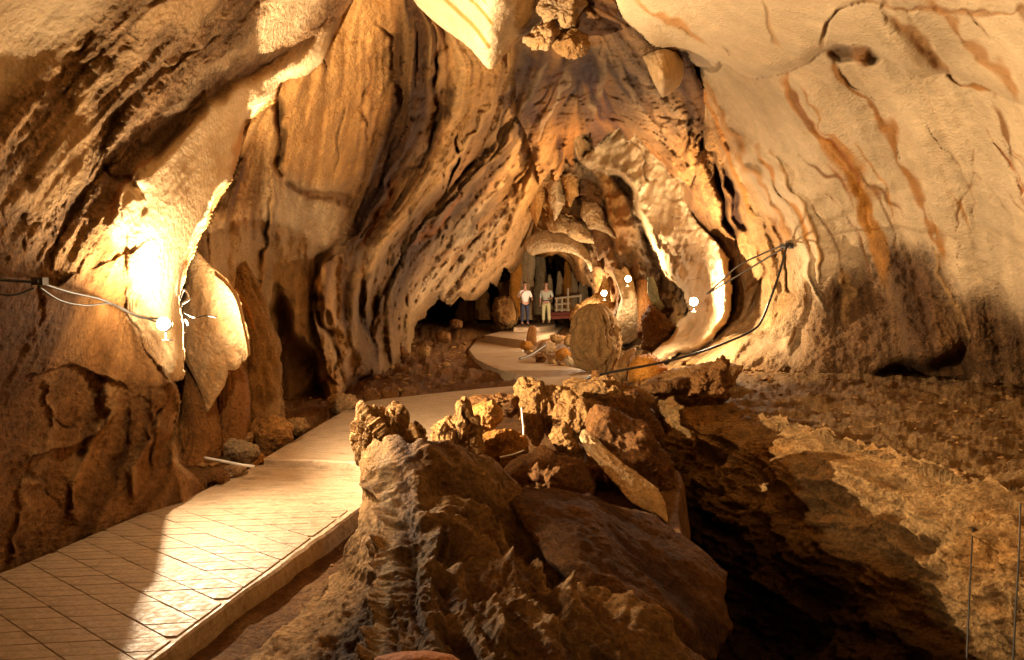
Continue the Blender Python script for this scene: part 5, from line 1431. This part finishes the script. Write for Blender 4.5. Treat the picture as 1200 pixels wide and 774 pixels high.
link('bolt', *box_vf(-.02, .02, -.06, .3, -.05, .05), M_BLACK, an, smooth=False)
link('clamp', *box_vf(.06, .12, -.05, .05, -.06, .04), M_BLACK, an, smooth=False)
yr = wallY(922, 288) - .28
cable('rope', [(922, 286, yr), (895, 297, yr + .2), (865, 312, yr + .3), (845, 330, yr + .5), (828, 345, yr + .8)], .018, M_METAL, 'upper stay wire from the wall anchor to the rightmost lamp', 'wire')
cable('rope', [(918, 291, yr), (890, 308, yr + .2), (860, 326, yr + .4), (830, 344, yr + .8)], .018, M_METAL, 'lower stay wire from the wall anchor to the rightmost lamp', 'wire')
cable('cable', [(922, 288, yr), (914, 318, yr - .3), (903, 350, yr - .6), (893, 375, 14.4), (884, 386, 14.2), (860, 398, 13.8), (820, 413, 13.2), (780, 424, 12.8), (740, 432, 12.4), (700, 440, 12), (668, 452, 11)], .024, M_BLACK, 'long black cable drooping from the wall anchor to the walkway', n=80)
cable('cable', [(1142, 578, 6.3), (1139, 640, 5.6), (1136, 700, 5.1), (1132, 800, 4.7)], .006, M_BLACK, 'left one of two thin cables hanging into the ravine')
cable('cable', [(1196, 590, 5.6), (1194, 650, 5.0), (1190, 720, 4.6), (1186, 800, 4.2)], .006, M_BLACK, 'right one of two thin cables hanging into the ravine')
cable('wire', [(611, 478, 7.4), (613, 500, 7.35), (614, 526, 7.3)], .007, M_WHITE, 'pale wire standing in the gap behind the outcrop', 'wire')
cable('wire', [(586, 536, 6.5), (600, 533, 6.5), (614, 528, 6.6)], .007, M_WHITE, 'pale wire lying across the broken rocks', 'wire')
cable('pipe', [(609, 421, 16.5), (622, 416, 16.8), (640, 404, 17.2)], .03, M_METAL, 'grey pipe lying on the rubble by the short stalagmite', 'pipe')

# ------------------------------------------------------------------ white railing and red plank bridge in the distance
M_RAIL = plain('white_painted_wood', (.5, .38, .25), .6)
M_RED = plain('red_plank', (.2, .05, .03), .6)
rl = empty('wooden_railing', P(664, 360, 33)); tag(rl, 'white wooden railing beside the visitors', 'railing')
o0 = np.array(P(664, 360, 33))
def beam(name, a, b, w, m, par, base):
    a, b = np.array(P(*a)) - base, np.array(P(*b)) - base
    v, f = tube_vf([a, (a + b) / 2, b], w, 4)
    return link(name, v, f, m, par, smooth=False)
for u, t, b in ((652, 349, 366), (658.5, 349, 366), (665.5, 338, 366), (680, 345, 356)):
    beam('post', (u, t, 33), (u, b, 33), .055, M_RAIL, rl, o0)
for a, b in (((650, 350, 33), (682, 346.5, 33)), ((650, 357, 33), (668, 355.5, 33)), ((650, 363.5, 33), (668, 363, 33))):
    beam('rail', a, b, .05, M_RAIL, rl, o0)
pk = empty('plank_step', P(656, 368, 32.5)); tag(pk, 'dark red plank below the white railing', 'plank')
o1 = np.array(P(656, 368, 32.5))
beam('plank', (643, 369, 32.5), (672, 368, 32.5), .12, M_RED, pk, o1)
beam('plank', (643, 372, 32.0), (668, 371, 32.0), .10, M_RED, pk, o1)

# ------------------------------------------------------------------ two visitors
SKIN = plain('skin', (.45, .24, .16), .5, var=.1)


def skinned(name, joints, edges, mat, parent, sub=2):
    me = bpy.data.meshes.new(name)
    me.from_pydata([j[:3] for j in joints], edges, [])
    me.update()
    o = bpy.data.objects.new(name, me); COL.objects.link(o); o.parent = parent
    sk = o.modifiers.new('skin', 'SKIN'); sk.use_smooth_shade = True
    if not me.skin_vertices:
        me.attributes  # layer comes with the modifier
    lay = me.skin_vertices[0] if me.skin_vertices else None
    if lay is None:
        bpy.context.view_layer.update()
        lay = me.skin_vertices[0]
    for i, j in enumerate(joints):
        lay.data[i].radius = (j[3], j[4] if len(j) > 4 else j[3])
    lay.data[0].use_root = True
    sb = o.modifiers.new('sub', 'SUBSURF'); sb.levels = sub; sb.render_levels = sub
    me.materials.append(mat)
    return o


def person(loc, rz, label, shirt, trousers, pose, belt=None):
    t = empty('person', loc); t.rotation_euler = (0, 0, rz)
    tag(t, label, 'person')
    (lh, rh, le, re_) = pose
    body = [(0, 0, .95, .13, .11), (0, 0, 1.15, .13, .10), (0, 0, 1.35, .15, .11), (0, 0, 1.47, .07, .07), (0, -.01, 1.56, .055, .06), (0, -.02, 1.66, .085, .10), (0, -.01, 1.75, .07, .085),
            (-.19, 0, 1.40, .055), (le[0], le[1], le[2], .042), (lh[0], lh[1], lh[2], .028), (.19, 0, 1.40, .055), (re_[0], re_[1], re_[2], .042), (rh[0], rh[1], rh[2], .028),
            (-.10, 0, .88, .085), (-.11, -.01, .50, .058), (-.12, .02, .10, .042), (-.12, -.13, .05, .04), (.10, 0, .88, .085), (.12, -.02, .50, .058), (.13, .02, .10, .042), (.13, -.13, .05, .04)]
    ed = [(0, 1), (1, 2), (2, 3), (3, 4), (4, 5), (5, 6), (2, 7), (7, 8), (8, 9), (2, 10), (10, 11), (11, 12), (0, 13), (13, 14), (14, 15), (15, 16), (0, 17), (17, 18), (18, 19), (19, 20)]
    skinned('body', body, ed, SKIN, t)
    for h, e in ((lh, le), (rh, re_)):       # five fingers on each hand
        d = np.array(h) - np.array(e); d /= np.linalg.norm(d)
        s = np.cross(d, [0, 1, 0]); s /= np.linalg.norm(s) + 1e-9
        for k, (off, ln) in enumerate([(-.03, .07), (-.01, .085), (.012, .08), (.032, .06), (-.055, .04)]):
            a = np.array(h) + s * off * .8 + d * .015
            b = a + d * ln * .55 + s * off * .2; c_ = b + d * ln * .4 - np.array([0, .02, 0])
            v, f = tube_vf([a, b, c_], [.011, .010, .007], 6)
            link('finger', v, f, SKIN, t)
    sh = [(0, 0, .93, .165, .14), (0, 0, 1.12, .165, .135), (0, 0, 1.33, .175, .135), (0, 0, 1.46, .09, .09), (-.20, 0, 1.39, .075), ((-.20 + le[0]) / 2, le[1] * .5, (1.39 + le[2]) / 2, .068), (le[0], le[1], le[2], .058), (.20, 0, 1.39, .075), ((.20 + re_[0]) / 2, re_[1] * .5, (1.39 + re_[2]) / 2, .068), (re_[0], re_[1], re_[2], .058)]
    skinned('shirt', sh, [(0, 1), (1, 2), (2, 3), (2, 4), (4, 5), (5, 6), (2, 7), (7, 8), (8, 9)], shirt, t)
    tr = [(0, 0, .96, .15, .13), (-.10, 0, .85, .11), (-.115, -.01, .50, .08), (-.12, .02, .13, .07), (.10, 0, .85, .11), (.12, -.02, .50, .08), (.13, .02, .13, .07)]
    skinned('trousers', tr, [(0, 1), (1, 2), (2, 3), (0, 4), (4, 5), (5, 6)], trousers, t)
    hd = plain('hair', (.05, .03, .02), .7)
    skinned('hair', [(0, .03, 1.70, .08, .09), (0, .02, 1.77, .085, .095), (0, .0, 1.80, .06, .07)], [(0, 1), (1, 2)], hd, t)
    v, f = tube_vf([(0, -.105, 1.67), (0, -.125, 1.65), (0, -.12, 1.635)], [.008, .016, .012], 6); link('nose', v, f, SKIN, t)
    for s in (-1, 1):
        v, f = box_vf(s * .035 - .012, s * .035 + .012, -.118, -.108, 1.678, 1.69); link('eye', v, f, M_BLACK, t)
        v, f = tube_vf([(s * .09, 0, 1.69), (s * .1, .0, 1.66), (s * .09, .0, 1.64)], [.012, .016, .01], 6); link('ear', v, f, SKIN, t)
    v, f = box_vf(-.025, .025, -.116, -.108, 1.615, 1.622); link('mouth', v, f, plain('lips', (.35, .1, .08)), t)
    for s in (-1, 1):
        v, f = tube_vf([(s * .125, .07, .04), (s * .125, -.05, .045), (s * .13, -.17, .035)], [.04, .05, .035], 8); link('shoe', v, f, M_BLACK, t)
    if belt:
        a = np.linspace(0, 2 * np.pi, 25)
        v, f = tube_vf([(math.cos(q) * .172, math.sin(q) * .148, 1.0) for q in a], .022, 6, False); link('belt', v, f, belt, t)
    return t


g1 = ground(615, 382, .52); g2 = ground(640, 381, .56)
pz = .60
p1 = P(615, 382, 30.3); p2 = P(640, 380, 31.5)
person(tuple(p1), math.radians(20), 'visitor in a loose white shirt and dark blue trousers, one elbow bent outward', plain('white_shirt', (.78, .74, .72), .8, var=.1), plain('navy_trousers', (.03, .035, .07), .8), ((-.16, -.36, 1.42), (.22, -.26, 1.08), (-.33, -.08, 1.16), (.29, .0, 1.15)))
person(tuple(p2), math.radians(-10), 'visitor in a grey-green shirt, black belt and pale khaki trousers', plain('grey_shirt', (.46, .46, .38), .8, var=.1), plain('khaki_trousers', (.56, .52, .28), .8, var=.1), ((-.25, -.04, .84), (.20, -.22, 1.08), (-.25, .03, 1.12), (.27, .02, 1.14)), belt=M_BLACK)
print('P1 foot', p1, 'P2 foot', p2)
